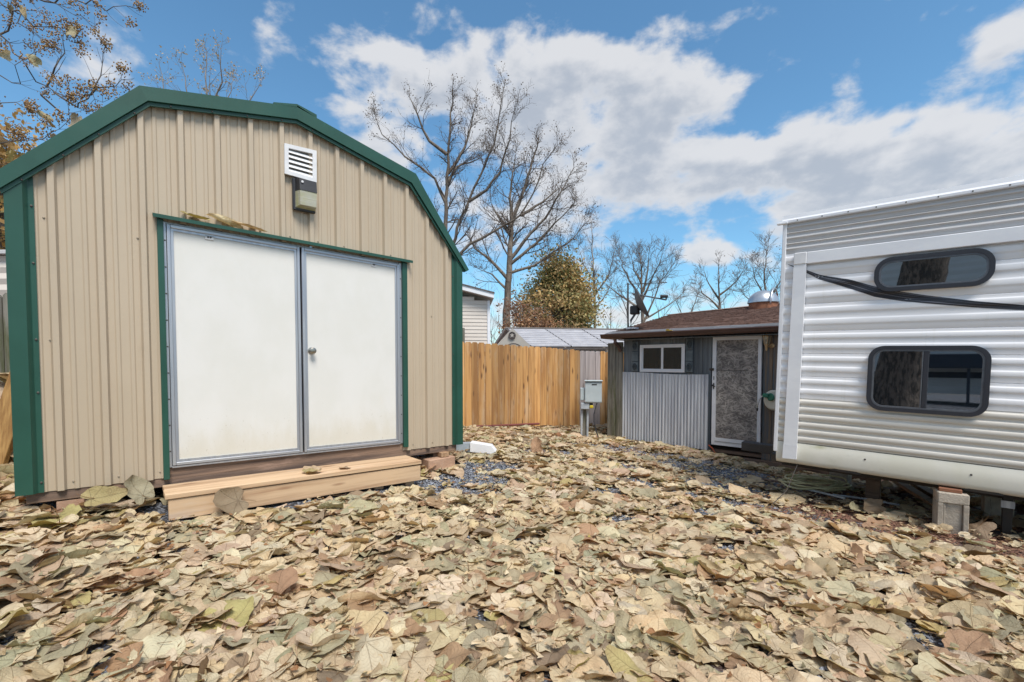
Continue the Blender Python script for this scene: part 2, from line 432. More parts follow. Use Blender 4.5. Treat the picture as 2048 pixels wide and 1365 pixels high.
# ------------------------------------------------------------------ mesh helpers
def mesh_np(name, V, F, uv=None, colr=None, smooth=True):
    """fast mesh from numpy: V (n,3); F list of (m,k) index arrays; uv, colr per vertex"""
    me = bpy.data.meshes.new(name)
    V = np.asarray(V, np.float32)
    F = [np.asarray(f, np.int32) for f in F if len(f)]
    me.vertices.add(len(V))
    me.vertices.foreach_set('co', V.ravel())
    loops = np.concatenate([f.ravel() for f in F])
    tot = np.concatenate([np.full(len(f), f.shape[1], np.int32) for f in F])
    st = np.concatenate([[0], np.cumsum(tot)[:-1]]).astype(np.int32)
    me.loops.add(len(loops))
    me.loops.foreach_set('vertex_index', loops)
    me.polygons.add(len(tot))
    me.polygons.foreach_set('loop_start', st)
    me.polygons.foreach_set('use_smooth', np.full(len(tot), smooth, bool))
    me.update(calc_edges=True)
    if uv is not None:
        l = me.uv_layers.new(name='UVMap')
        l.data.foreach_set('uv', np.asarray(uv, np.float32)[loops].ravel())
    if colr is not None:
        a = me.color_attributes.new('Col', 'FLOAT_COLOR', 'POINT')
        c4 = np.ones((len(V), 4), np.float32)
        c4[:, :3] = colr
        a.data.foreach_set('color', c4.ravel())
    me.validate()
    return me


class Frame:
    """upright local frame: x along a wall, y away from the viewer's side, z up"""
    def __init__(s, x, y, deg):
        s.x, s.y, s.a = x, y, R(deg)

    def w(s, u, y, z=0.0):
        c, n = math.cos(s.a), math.sin(s.a)
        return Vector((s.x + u * c - y * n, s.y + u * n + y * c, z))

    def loc(s, X, Y):
        c, n = math.cos(s.a), math.sin(s.a)
        dx, dy = X - s.x, Y - s.y
        return dx * c + dy * n, -dx * n + dy * c


WORLD = Frame(0, 0, 0)
SHED = Frame(-3.227, 2.95, 40.64)
HUT = Frame(3.343, 7.6, -43.18)
RV = Frame(2.686, 4.6, -42.85)
FEN = Frame(-1.033, 9.0, 25.45)


def tag(o, label=None, cat=None, group=None, kind=None):
    if label:
        o['label'] = label
    if cat:
        o['category'] = cat
    if group:
        o['group'] = group
    if kind:
        o['kind'] = kind
    return o


def thing(name, fr, off, label, cat, group=None, kind=None):
    o = bpy.data.objects.new(name, None)
    o.empty_display_size = .1
    COL.objects.link(o)
    o.location = fr.w(*off)
    o.rotation_euler = (0, 0, fr.a)
    o['off_x'], o['off_y'], o['off_z'] = [float(v) for v in off]
    return tag(o, label, cat, group, kind)


OFFS = {}


def off_of(o):
    return np.array([o['off_x'], o['off_y'], o['off_z']]) if 'off_x' in o else (off_of(o.parent) if o.parent else np.zeros(3))


class MB:
    def __init__(s, tilt=0.0):
        s.v, s.f, s.tilt = [], [], tilt

    def add(s, vs, fs):
        n = len(s.v)
        s.v += [tuple(p) for p in vs]
        s.f += [tuple(i + n for i in f) for f in fs]
        return s

    def box(s, x0, x1, y0, y1, z0, z1, b=0.0, M4=None):
        if x0 > x1: x0, x1 = x1, x0
        if y0 > y1: y0, y1 = y1, y0
        if z0 > z1: z0, z1 = z1, z0
        lo, hi = (x0, y0, z0), (x1, y1, z1)
        if b <= 0:
            vs = [(x, y, z) for x in (x0, x1) for y in (y0, y1) for z in (z0, z1)]
            fs = [(0, 1, 3, 2), (4, 6, 7, 5), (0, 4, 5, 1), (2, 3, 7, 6), (0, 2, 6, 4), (1, 5, 7, 3)]
        else:
            b = min(b, (x1 - x0) * .45, (y1 - y0) * .45, (z1 - z0) * .45)
            vs, ix = [], {}
            for cx in (0, 1):
                for cy in (0, 1):
                    for cz in (0, 1):
                        for ax in range(3):
                            p = []
                            for k, cc in enumerate((cx, cy, cz)):
                                e = hi[k] if cc else lo[k]
                                p.append(e if k == ax else (e - b if cc else e + b))
                            ix[(cx, cy, cz, ax)] = len(vs)
                            vs.append(tuple(p))
            fs = []
            for ax in range(3):
                o1, o2 = [k for k in range(3) if k != ax]
                for sd_ in (0, 1):
                    q = []
                    for (a, c) in ((0, 0), (1, 0), (1, 1), (0, 1)):
                        cc = [0, 0, 0]
                        cc[ax], cc[o1], cc[o2] = sd_, a, c
                        q.append(ix[(*cc, ax)])
                    fs.append(tuple(q))
                for a in (0, 1):
                    for c in (0, 1):
                        c1, c2 = [0, 0, 0], [0, 0, 0]
                        c1[o1] = c2[o1] = a
                        c1[o2] = c2[o2] = c
                        c2[ax] = 1
                        fs.append((ix[(*c1, o1)], ix[(*c1, o2)], ix[(*c2, o2)], ix[(*c2, o1)]))
            for c in [(a, b_, d) for a in (0, 1) for b_ in (0, 1) for d in (0, 1)]:
                fs.append((ix[(*c, 0)], ix[(*c, 1)], ix[(*c, 2)]))
        if M4 is not None:
            vs = [tuple(M4 @ Vector(p)) for p in vs]
        return s.add(vs, fs)

    def prism(s, poly, y0, y1):
        """polygon in (x,z) extruded along y"""
        n = len(poly)
        vs = [(x, y0, z) for x, z in poly] + [(x, y1, z) for x, z in poly]
        fs = [tuple(range(n)), tuple(range(2 * n - 1, n - 1, -1))] + [(i, (i + 1) % n, n + (i + 1) % n, n + i) for i in range(n)]
        return s.add(vs, fs)

    def prismx(s, poly, x0, x1):
        """polygon in (y,z) extruded along x"""
        n = len(poly)
        vs = [(x0, y, z) for y, z in poly] + [(x1, y, z) for y, z in poly]
        fs = [tuple(range(n)), tuple(range(2 * n - 1, n - 1, -1))] + [(i, (i + 1) % n, n + (i + 1) % n, n + i) for i in range(n)]
        return s.add(vs, fs)

    def ring(s, outer, inner, y0, y1):
        n = len(outer)
        vs = [(x, y, z) for y in (y0, y1) for pl in (outer, inner) for x, z in pl]
        fs = []
        for i in range(n):
            j = (i + 1) % n
            fs += [(i, j, n + j, n + i), (2 * n + i, 3 * n + i, 3 * n + j, 2 * n + j), (i, 2 * n + i, 2 * n + j, j), (n + i, n + j, 3 * n + j, 3 * n + i)]
        return s.add(vs, fs)

    def tube(s, pts, r, n=8, cap=True):
        pts = [Vector(p) for p in pts]
        rs = r if isinstance(r, (list, tuple)) else [r] * len(pts)
        vs, fs = [], []
        up = Vector((0, 0, 1))
        for i, p in enumerate(pts):
            d = (pts[min(i + 1, len(pts) - 1)] - pts[max(i - 1, 0)]).normalized()
            a = d.cross(up)
            if a.length < .05:
                a = d.cross(Vector((1, 0, 0)))
            a.normalize()
            b = d.cross(a)
            for k in range(n):
                t = 2 * PI * k / n
                vs.append(p + (a * math.cos(t) + b * math.sin(t)) * rs[i])
        for i in range(len(pts) - 1):
            for k in range(n):
                k2 = (k + 1) % n
                fs.append((i * n + k, i * n + k2, (i + 1) * n + k2, (i + 1) * n + k))
        if cap:
            fs += [tuple(range(n - 1, -1, -1)), tuple(range((len(pts) - 1) * n, len(pts) * n))]
        return s.add(vs, fs)

    def lathe(s, prof, c, axis=(0, 0, 1), n=20):
        """profile of (radius, height) turned about an axis through c"""
        q = Vector((0, 0, 1)).rotation_difference(Vector(axis).normalized())
        vs, fs = [], []
        for (r, h) in prof:
            for k in range(n):
                t = 2 * PI * k / n
                vs.append(Vector(c) + q @ Vector((r * math.cos(t), r * math.sin(t), h)))
        for i in range(len(prof) - 1):
            for k in range(n):
                k2 = (k + 1) % n
                fs.append((i * n + k, i * n + k2, (i + 1) * n + k2, (i + 1) * n + k))
        if prof[0][0] > 1e-4:
            fs.append(tuple(range(n - 1, -1, -1)))
        if prof[-1][0] > 1e-4:
            fs.append(tuple(range((len(prof) - 1) * n, len(prof) * n)))
        return s.add(vs, fs)

    def build(s, name, mat, parent=None, smooth=False, fr=None, label=None, kind=None):
        V = np.array(s.v, float)
        if s.tilt:
            V[:, 2] -= s.tilt * V[:, 0]
        if parent is not None:
            V = V - off_of(parent)
        me = bpy.data.meshes.new(name)
        me.from_pydata(V.tolist(), [], s.f)
        bm = bmesh.new()
        bm.from_mesh(me)
        bmesh.ops.recalc_face_normals(bm, faces=bm.faces)
        bm.to_mesh(me)
        bm.free()
        if smooth:
            me.polygons.foreach_set('use_smooth', [True] * len(me.polygons))
            if smooth == 'auto':
                me.set_sharp_from_angle(angle=R(38))
        me.materials.append(M[mat] if isinstance(mat, str) else mat)
        o = bpy.data.objects.new(name, me)
        COL.objects.link(o)
        if parent is not None:
            o.parent = parent
        elif fr is not None:
            o.location = (fr.x, fr.y, 0)
            o.rotation_euler = (0, 0, fr.a)
        return tag(o, label, None, None, kind)


def rrect(x0, x1, z0, z1, r, n=8):
    pts = []
    for cx, cz, a0 in ((x1 - r, z1 - r, 0), (x0 + r, z1 - r, 90), (x0 + r, z0 + r, 180), (x1 - r, z0 + r, 270)):
        for k in range(n + 1):
            a = R(a0 + 90 * k / n)
            pts.append((cx + r * math.cos(a), cz + r * math.sin(a)))
    return pts


# ------------------------------------------------------------------ ground
ANCH = np.array([(-3.2, 2.9, .39), (-4.6, 4.6, .44), (-.7, 5.1, .20), (-2.42, 3.17, .265), (-.91, 4.47, .175), (-1.6, 3.6, .22), (-1, 9, .10), (2.2, 10.5, -.06), (2.15, 8.7, -.11),
                 (3.3, 7.5, -.11), (4.05, 6.9, -.26), (3.4, 3.6, 0), (3.3, 5.2, -.07), (1.4, 8.4, -.03), (0, 1.6, .08), (-2, 1.6, .22),
                 (2.2, 2.2, .03), (.5, 4.5, .06), (3.9, 1.8, 0), (-6, 8, .45), (0, -3, .2), (6, 5, -.1), (5, 12, -.1), (-6, 0, .45), (6, -2, 0)])


def _tps():
    n = len(ANCH)
    P = ANCH[:, :2]
    d = np.linalg.norm(P[:, None] - P[None], axis=2)
    K = np.where(d > 0, d * d * np.log(d + 1e-9), 0) + np.eye(n) * .15
    Q = np.hstack([np.ones((n, 1)), P])
    A = np.block([[K, Q], [Q.T, np.zeros((3, 3))]])
    return np.linalg.solve(A, np.concatenate([ANCH[:, 2], np.zeros(3)]))


_W = _tps()


def ground_z(x, y):
    x = np.asarray(x, float)
    y = np.asarray(y, float)
    rr = np.hypot(x, y - 5)
    k = np.minimum(1, 9.0 / np.maximum(rr, 1e-6))
    xx, yy = x * k, 5 + (y - 5) * k
    d = np.sqrt((xx[..., None] - ANCH[:, 0]) ** 2 + (yy[..., None] - ANCH[:, 1]) ** 2)
    u = np.where(d > 0, d * d * np.log(d + 1e-9), 0) @ _W[:-3] + _W[-3] + _W[-2] * xx + _W[-1] * yy
    f = np.clip((rr - 9) / 12, 0, 1)
    return np.clip(u, -.5, .7) * (1 - f) - .1 * f


def gz(x, y):
    return float(ground_z(np.array(x), np.array(y)))


rngg = np.random.default_rng(3)
lin = np.arange(-8, 9.01, .1)
far = np.array([12, 18, 30, 60, 120, 300, 800, 2000.])
gx = np.concatenate([-far[::-1], lin, far])
liny = np.arange(-4, 14.01, .1)
fy = np.array([18, 25, 40, 80, 200, 600, 2000.])
gy = np.concatenate([-fy[::-1] + 12, liny, fy])
GX, GY = np.meshgrid(gx, gy)
GZ = ground_z(GX, GY) + rngg.normal(0, .006, GX.shape) * (np.abs(GX) < 9)
nx, ny = len(gx), len(gy)
idx = np.arange(nx * ny).reshape(ny, nx)
gf = np.stack([idx[:-1, :-1], idx[:-1, 1:], idx[1:, 1:], idx[1:, :-1]], -1).reshape(-1, 4)


def ground_mat():
    m, t, b = newmat('ground_gravel_mulch')
    c = t.n('ShaderNodeTexCoord').outputs['Object']
    s = t.n('ShaderNodeSeparateXYZ', i={0: c})
    v1 = t.voro(t.v('MULTIPLY', c, (1, 1, .4)), 46)
    v2 = t.voro(t.v('MULTIPLY', c, (1, 1, .4)), 75)
    cs = t.n('ShaderNodeSeparateColor', i={0: v1.outputs['Color']})
    st = t.mix(cs.outputs[0], (.09, .10, .125), (.33, .35, .40))
    st = t.mix(t.ramp(v1.outputs['Distance'], .35, .6), st, (.05, .05, .056))
    c2 = t.n('ShaderNodeSeparateColor', i={0: v2.outputs['Color']})
    mu = t.mix(c2.outputs[0], (.07, .036, .026), (.24, .13, .09))
    mu = t.mix(t.ramp(c2.outputs[1], .8, .95), mu, (.30, .22, .16))
    # mulch along the trailer, before the fence and under the shed; gravel over the yard between
    nz = t.noise(c, 1.6, 4, .6)
    rvd = t.m('SUBTRACT', t.m('ADD', t.m('MULTIPLY', s.outputs[0], .680), t.m('MULTIPLY', s.outputs[1], .733)), 2.686 * .680 + 4.6 * .733)
    m1 = t.ramp(t.m('ADD', rvd, t.m('MULTIPLY', nz, .6)), -.05, .12)
    fd = t.m('ADD', t.m('MULTIPLY', t.m('SUBTRACT', s.outputs[0], -1.033), -.43), t.m('MULTIPLY', t.m('SUBTRACT', s.outputs[1], 9.0), .903))
    m2 = t.ramp(t.m('ADD', fd, t.m('MULTIPLY', nz, 1.4)), -.55, .0)
    # the gravel runs on in front of the cabin door
    gv = t.ramp(t.m('ADD', t.v('LENGTH', t.v('MULTIPLY', t.v('SUBTRACT', c, (3.0, 6.0, 0)), (1, 1, 0))), t.m('MULTIPLY', nz, .8)), 1.9, 1.5)
    mm = t.m('MULTIPLY', t.m('MAXIMUM', m1, m2), t.m('SUBTRACT', 1.0, gv))
    mm = t.m('MAXIMUM', mm, t.m('MULTIPLY', t.ramp(nz, .55, .7), .6))
    far_ = t.ramp(t.v('LENGTH', c), 16, 26)
    cc = t.mix(mm, st, mu)
    cc = t.mix(far_, cc, t.mix(nz, (.10, .085, .05), (.16, .13, .08)))
    t.put(b.inputs['Base Color'], cc)
    b.inputs['Roughness'].default_value = .85
    b.inputs['Specular IOR Level'].default_value = .3
    h = t.m('ADD', t.m('MULTIPLY', v1.outputs['Distance'], -1.0), t.m('MULTIPLY', v2.outputs['Distance'], -.6))
    bn = t.n('ShaderNodeBump', i={'Height': h, 'Strength': .9, 'Distance': .02})
    t.put(b.inputs['Normal'], bn.outputs[0])
    return m


gme = mesh_np('ground', np.stack([GX.ravel(), GY.ravel(), GZ.ravel()], 1), [gf])
gme.materials.append(ground_mat())
go_ = bpy.data.objects.new('ground', gme)
COL.objects.link(go_)
tag(go_, kind='structure')

# ================================================================== TAN METAL SHED
TL = .02                                   # the shed leans: its courses drop this much per metre
shed = thing('metal_shed', SHED, (1.725, 0, .45), 'tan ribbed metal barn shed with green trim and white double doors', 'shed')
PIT = (3.279 - .199) / 13
W = 3.45
RIBS = [.199 + PIT * k for k in range(14)]
ROOF_IN = [(-.02, 2.46), (.731, 3.271), (1.736, 3.482), (2.824, 3.217), (3.50, 2.42)]
ROOF_OUT = [(-.05, 2.575), (.671, 3.385), (1.735, 3.615), (2.885, 3.35), (3.55, 2.45)]


def pl(pts, x):
    for (a, b), (c, d) in zip(pts, pts[1:]):
        if x <= c or (c, d) == pts[-1]:
            return b + (d - b) * (x - a) / (c - a)


def rib_profile(u0, u1, ribs, pit):
    P = [(u0, 0.0), (u1, 0.0)]
    for r in ribs:
        for du, y in ((-.028, 0), (-.016, -.030), (.016, -.030), (.028, 0)):
            if u0 < r + du < u1:
                P.append((r + du, y))
        for f in (1 / 3, 2 / 3):
            for du, y in ((-.017, 0), (-.009, -.007), (.009, -.007), (.017, 0)):
                q = r + f * pit + du
                if u0 < q < u1:
                    P.append((q, y))
    return sorted(P)


def sheet(prof, zb, zt, y0=0.0, swap=None):
    mb = MB()
    for (ua, ya), (ub, yb) in zip(prof, prof[1:]):
        if ub - ua < 1e-5:
            continue
        a0, b0, a1, b1 = zb(ua), zb(ub), zt(ua), zt(ub)
        vs = [(ua, y0 + ya, a0), (ub, y0 + yb, b0), (ub, y0 + yb, b1), (ua, y0 + ya, a1)]
        if swap:
            vs = [swap(*p) for p in vs]
        mb.add(vs, [(0, 1, 2, 3)])
    return mb


DU0, DU1 = .785, 2.745                     # door opening
base = lambda u: .534 - TL * u
head = lambda u: 2.475 - TL * u
top = lambda u: pl(ROOF_IN, u) + .035
allr = [.199 - PIT] + RIBS + [RIBS[-1] + PIT]
cuts = [.02] + [RIBS[k] + .045 for k in (2, 5, 8, 11)] + [W - .02]
extra = [DU0, DU1] + [p[0] for p in ROOF_IN[1:-1]]
for i in range(5):
    pr = rib_profile(cuts[i], cuts[i + 1], allr, PIT)
    for e in extra:
        if cuts[i] < e < cuts[i + 1]:
            for (a, ya), (b, yb) in zip(pr, pr[1:]):
                if a <= e <= b:
                    yy = ya + (yb - ya) * (e - a) / max(b - a, 1e-6)
                    break
            pr = sorted(pr + [(e - 1e-4, yy), (e + 1e-4, yy)])
    zb = lambda u: head(u) if DU0 < u < DU1 else base(u)
    sheet(pr, zb, top, y0=-.0008 * (i % 2)).build('wall_panel', 'tan_metal', shed)
DEP = 3.4
for (xx, nm) in ((.0, 'l'), (W, 'r')):
    sg = 1 if nm == 'l' else -1
    for k in range(3):
        c0, c1 = DEP * k / 3 + (.01 if k == 0 else 0), DEP * (k + 1) / 3
        pr = rib_profile(c0, c1, [.15 + .2369 * j for j in range(15)], .2369)
        sheet(pr, lambda u: base(xx), lambda u: pl(ROOF_IN, xx) + .03, swap=lambda u, y, z: (xx + sg * y, u, z)).build('wall_panel', 'tan_metal', shed)
MB().add([(u, DEP, z) for u, z in [(0, base(0)), (W, base(W))] + [(u, z) for u, z in ROOF_IN[::-1]]], [tuple(range(7))]).build('back_wall', 'tan_metal', shed)
# roof sheets with standing ribs
for i in range(4):
    (a, b), (c, d) = ROOF_OUT[i], ROOF_OUT[i + 1]
    L = math.hypot(c - a, d - b)
    nrm = (-(d - b) / L, (c - a) / L)
    mb = MB()
    pts = [(-.04, 0)]
    for j in range(15):
        yc = .12 + .236 * j
        pts += [(yc - .03, 0), (yc - .012, .02), (yc + .012, .02), (yc + .03, 0)]
    pts.append((DEP + .06, 0))
    for (y0, h0), (y1, h1) in zip(pts, pts[1:]):
        mb.add([(a + nrm[0] * (h0 - .012), y0, b + nrm[1] * (h0 - .012)), (c + nrm[0] * (h0 - .012), y0, d + nrm[1] * (h0 - .012)),
                (c + nrm[0] * (h1 - .012), y1, d + nrm[1] * (h1 - .012)), (a + nrm[0] * (h1 - .012), y1, b + nrm[1] * (h1 - .012))], [(0, 1, 2, 3)])
    mb.build('roof_panel', 'green_metal', shed)
    # rake trim: flat face with a folded hem below it
    (ai, bi), (ci, di) = ROOF_IN[i], ROOF_IN[i + 1]
    q = lambda P, Q, t: (P[0] + (Q[0] - P[0]) * t, P[1] + (Q[1] - P[1]) * t)
    A0, A1, C0, C1 = (ai, bi), (a, b), (ci, di), (c, d)
    Am, Cm = q(A0, A1, .22), q(C0, C1, .22)
    mb = MB()
    mb.prism([Am, Cm, C1, A1], -.070, -.036)
    mb.prism([A0, C0, q(C0, C1, .20), q(A0, A1, .20)], -.052, -.034)
    mb.add([(A1[0], -.070, A1[1] + .0), (C1[0], -.070, C1[1]), (C1[0], .07, C1[1] + .014), (A1[0], .07, A1[1] + .014)], [(0, 1, 2, 3)])
    mb.build('rake_trim', 'green_metal', shed)
mb = MB()
for (x0, z0, x1, z1) in ((1.55, 3.588, 1.737, 3.640), (1.737, 3.640, 1.90, 3.606)):
    mb.add([(x0, -.07, z0), (x1, -.07, z1), (x1, DEP + .06, z1), (x0, DEP + .06, z0), (x0, -.07, z0 - .012), (x1, -.07, z1 - .03), (x1, DEP + .06, z1 - .03), (x0, DEP + .06, z0 - .012)],
           [(0, 1, 2, 3), (4, 7, 6, 5), (0, 4, 5, 1), (2, 6, 7, 3), (0, 3, 7, 4), (1, 5, 6, 2)])
mb.build('ridge_cap', 'green_metal', shed)
# corner trims, folded sheet
for (pts, zt_) in (([(-.012, .10), (-.012, -.046), (.070, -.046), (.090, -.020), (.094, -.018), (.118, -.018)], 2.50),
                   ([(W + .025, .10), (W + .025, -.046), (W - .050, -.046), (W - .068, -.020), (W - .070, -.018), (W - .10, -.018)], 2.47)):
    mb = MB()
    for (ua, ya), (ub, yb) in zip(pts, pts[1:]):
        mb.add([(ua, ya, base(ua)), (ub, yb, base(ub)), (ub, yb, pl(ROOF_IN, min(max(ub, 0), W)) + .035), (ua, ya, pl(ROOF_IN, min(max(ua, 0), W)) + .035)], [(0, 1, 2, 3)])
    mb.build('corner_trim', 'green_metal', shed)
# sill beam and runners
mb = MB(TL)
mb.box(.03, 3.42, .006, .05, .462, .632, .004)
mb.build('sill_beam', 'old_wood', shed)
mb = MB(TL)
for u in (.22, 3.2):
    mb.box(u - .05, u + .05, .06, 3.3, .40, .47, .004)
mb.build('runner', 'old_wood', shed)
# door opening trim
MB(TL).box(.752, .790, -.036, -.004, .525, 2.485, .002).build('jamb_trim', 'green_metal', shed)
MB(TL).box(2.742, 2.795, -.036, -.004, .57, 2.485, .002).build('jamb_trim', 'green_metal', shed)
mb = MB(TL)
mb.prismx([(-.003, 2.528), (-.075, 2.508), (-.075, 2.482), (-.070, 2.482), (-.070, 2.500), (-.003, 2.512)], .728, 2.840)
mb.build('drip_cap', 'green_metal', shed)
mb = MB(TL)                               # fixed aluminium frame round the doors
mb.box(.7905, .806, -.012, .02, .612, 2.478, .001)
mb.box(2.712, 2.7415, -.012, .02, .612, 2.478, .001)
mb.box(.806, 2.712, -.004, .02, 2.462, 2.478, .001)
mb.box(.806, 2.712, -.018, .02, .606, .620, .001)
mb.build('door_frame', 'aluminium', shed)
MB(TL).box(.80, 2.72, .03, .04, .62, 2.47).build('backing_panel', 'dark_void', shed)
for (d0_, d1_, knob, lu) in ((.808, 1.752, False, (1.05, 1.11)), (1.766, 2.710, True, (2.418, 2.468))):
    z0, z1 = .624, 2.458
    dr = MB(TL).box(d0_ + .03, d1_ - .03, -.006, .016, z0 + .03, z1 - .03).build('door', 'door_white', shed)
    for (x0, x1, za, zb_, mt) in ((d0_, d0_ + .024, z0, z1, 'aluminium'), (d1_ - .024, d1_, z0, z1, 'aluminium'),
                                  (d0_ + .024, d1_ - .024, z1 - .024, z1, 'aluminium_flat'), (d0_ + .024, d1_ - .024, z0, z0 + .024, 'aluminium_flat')):
        MB(TL).box(x0, x1, -.024, .012, za, zb_, .003).build('door_rail', mt, dr)
    mb = MB(TL)
    i0, i1, j0, j1 = d0_ + .025, d1_ - .025, z0 + .025, z1 - .025
    mb.ring([(i0, j0), (i1, j0), (i1, j1), (i0, j1)], [(i0 + .018, j0 + .018), (i1 - .018, j0 + .018), (i1 - .018, j1 - .018), (i0 + .018, j1 - .018)], -.014, -.004)
    mb.build('glazing_bead', 'aluminium', dr)
    lp = MB(TL).box(lu[0], lu[1], -.014, -.006, 2.392, 2.428, .003).build('latch_plate', 'white_plastic', dr)
    mb = MB(TL)
    for f in (.36, .64):
        mb.lathe([(.007, 0), (.007, .003), (.003, .004)], (lu[0] + (lu[1] - lu[0]) * f, -.014, 2.412), (0, -1, 0), 8)
    mb.build('latch_screw', 'screw', dr)
    if knob:
        kb = MB(TL).lathe([(.031, 0), (.031, .006), (.012, .010), (.011, .026), (.024, .036), (.029, .046), (.027, .056), (.016, .061), (0, .061)], (1.843, -.007, 1.543), (0, -1, 0), 24)
        kb.build('door_knob', pmat('nickel', (.5, .46, .4), rough=.28, metal=1.0), dr, smooth='auto')
# gable vent
vent = MB().ring([(1.634, 3.028), (1.900, 3.018), (1.903, 3.300), (1.636, 3.286)], [(1.668, 3.060), (1.866, 3.052), (1.868, 3.264), (1.669, 3.254)], -.044, -.022).build('gable_vent', 'white_plastic', shed)
for k in range(5):
    zc = 3.068 + .041 * k
    MB().add([(1.666, -.040, zc - .012), (1.868, -.040, zc - .016), (1.868, -.026, zc + .010), (1.666, -.026, zc + .014),
              (1.666, -.037, zc - .014), (1.868, -.037, zc - .018), (1.868, -.023, zc + .008), (1.666, -.023, zc + .012)],
             [(0, 1, 2, 3), (4, 7, 6, 5), (0, 4, 5, 1), (2, 6, 7, 3), (0, 3, 7, 4), (1, 5, 6, 2)]).build('slat', 'white_plastic', vent)
MB().box(1.66, 1.875, -.0225, -.022, 3.05, 3.27).build('mesh_screen', pmat('screen_grey', (.12, .11, .10), (.2, .19, .17), (90, 90, 90), rough=.8), vent)
# wall-pack light
lamp = MB().box(1.695, 1.885, -.05, -.022, 2.735, 3.010, .006).build('wall_light', 'black_plastic', shed)
mb = MB()
x0, x1 = 1.715, 1.880
mb.add([(x0, -.05, 2.895), (x1, -.05, 2.895), (x1, -.05, 3.005), (x0, -.05, 3.005), (x0 + .018, -.125, 2.895), (x1 - .004, -.125, 2.895), (x1 - .004, -.110, 2.995), (x0 + .018, -.110, 2.995)],
       [(0, 1, 2, 3), (4, 7, 6, 5), (0, 4, 5, 1), (2, 6, 7, 3), (0, 3, 7, 4), (1, 5, 6, 2)])
mb.build('light_hood', 'black_plastic', lamp)
mb = MB()
mb.add([(x0, -.05, 2.755), (x1, -.05, 2.755), (x1, -.05, 2.894), (x0, -.05, 2.894), (x0 + .024, -.112, 2.772), (x1 - .008, -.112, 2.772), (x1 - .006, -.121, 2.894), (x0 + .020, -.121, 2.894)],
       [(0, 1, 2, 3), (4, 7, 6, 5), (0, 4, 5, 1), (2, 6, 7, 3), (0, 3, 7, 4), (1, 5, 6, 2)])
mb.build('light_lens', 'lens', lamp)
MB().lathe([(.010, 0), (.010, .004), (0, .006)], (1.755, -.121, 2.965), (0, -1, 0), 10).build('photocell', 'white_plastic', lamp)
# fixing screws along trims, header and foot
mb = MB()
sp = []
for r in RIBS[:13]:
    if DU0 < r + .06 < DU1:
        sp.append((r + .06, head(r) + .065, -.001))
    else:
        sp.append((r + .06, base(r) + .05, -.001))
for z in (.60, 1.2, 1.55, 2.05, 2.42):
    sp += [(.106, z, -.019), (W - .085, z - .06, -.019)]
sp += [(.16, 2.36, -.001), (.64, 2.31, -.001), (.17, 1.55, -.001), (2.97, 1.50, -.001), (3.1, 1.9, -.001)]
mb2 = MB()
for i, (u, z, y) in enumerate(sp):
    (mb2 if y < -.01 else mb).lathe([(.0075, 0), (.0075, .002), (.005, .003), (.0045, .007), (0, .007)], (u, y, z), (0, -1, 0), 6)
for i in range(4):
    (a, b), (c, d) = ROOF_IN[i], ROOF_IN[i + 1]
    for f in (.12, .38, .62, .88):
        mb2.lathe([(.0075, 0), (.0075, .002), (.0045, .007), (0, .007)], (a + (c - a) * f, -.052, b + (d - b) * f + .012), (0, -1, 0), 6)
for k in range(9):
    mb2.lathe([(.006, 0), (.006, .003), (0, .005)], (.798, -.012, .72 + .2 * k), (0, -1, 0), 6)
    mb2.lathe([(.006, 0), (.006, .003), (0, .005)], (2.728, -.012, .66 + .2 * k), (0, -1, 0), 6)
mb.build('screw', 'tan_screw', shed, kind='stuff')
mb2.build('screw', 'screw', shed, kind='stuff')

# blocks the shed stands on
g0 = lambda fr, u, y: gz(*fr.w(u, y)[:2])
b_ = thing('wood_block', SHED, (.22, .03, g0(SHED, .22, .03)), 'short reddish timber block under the left corner of the tan shed', 'wood block')
MB().box(.17, .31, .012, .10, g0(SHED, .22, .03) - .03, .45, .004).build('block', 'red_paver', b_)
b_ = thing('paver_block', SHED, (3.2, 0, g0(SHED, 3.2, 0)), 'reddish concrete paver under the right corner of the tan shed', 'paver')
MB().box(3.02, 3.36, -.06, .22, g0(SHED, 3.2, 0) - .04, .345, .008).build('paver', 'red_paver', b_)
b_ = thing('timber_offcut', SHED, (3.24, -.03, .346), 'cut timber end wedged between the paver and the shed corner', 'wood block')
MB().box(3.19, 3.29, -.045, .25, .346, .402, .006).build('offcut', 'pine_block', b_)

# ------------------------------------------------------------------ timber step
step = thing('timber_step', SHED, (1.75, -.2, g0(SHED, 1.75, -.2)), 'long new pine step lying below the white shed doors', 'step')
s1 = MB(TL)
s1.box(.738, 2.758, -.372, -.206, .452, .489, .004)
s1.build('tread_board', 'step_wood', step)
s1 = MB(TL)
s1.box(.742, 2.762, -.200, -.036, .452, .488, .004)
s1.build('tread_board', 'step_wood', step)
fb_ = MB(TL + .004)
fb_.box(.757, 2.752, -.360, -.322, .300, .451, .004)
fb_.build('front_board', 'step_wood', step)
for u in (.77, 2.70):
    MB(TL).box(u, u + .038, -.320, -.04, .30, .451, .003).build('side_board', 'step_wood', step)
for u in (1.5, 2.3, 2.62):
    MB(TL).box(u, u + .09, -.30, -.21, .22, .451, .003).build('support', 'step_wood', step)

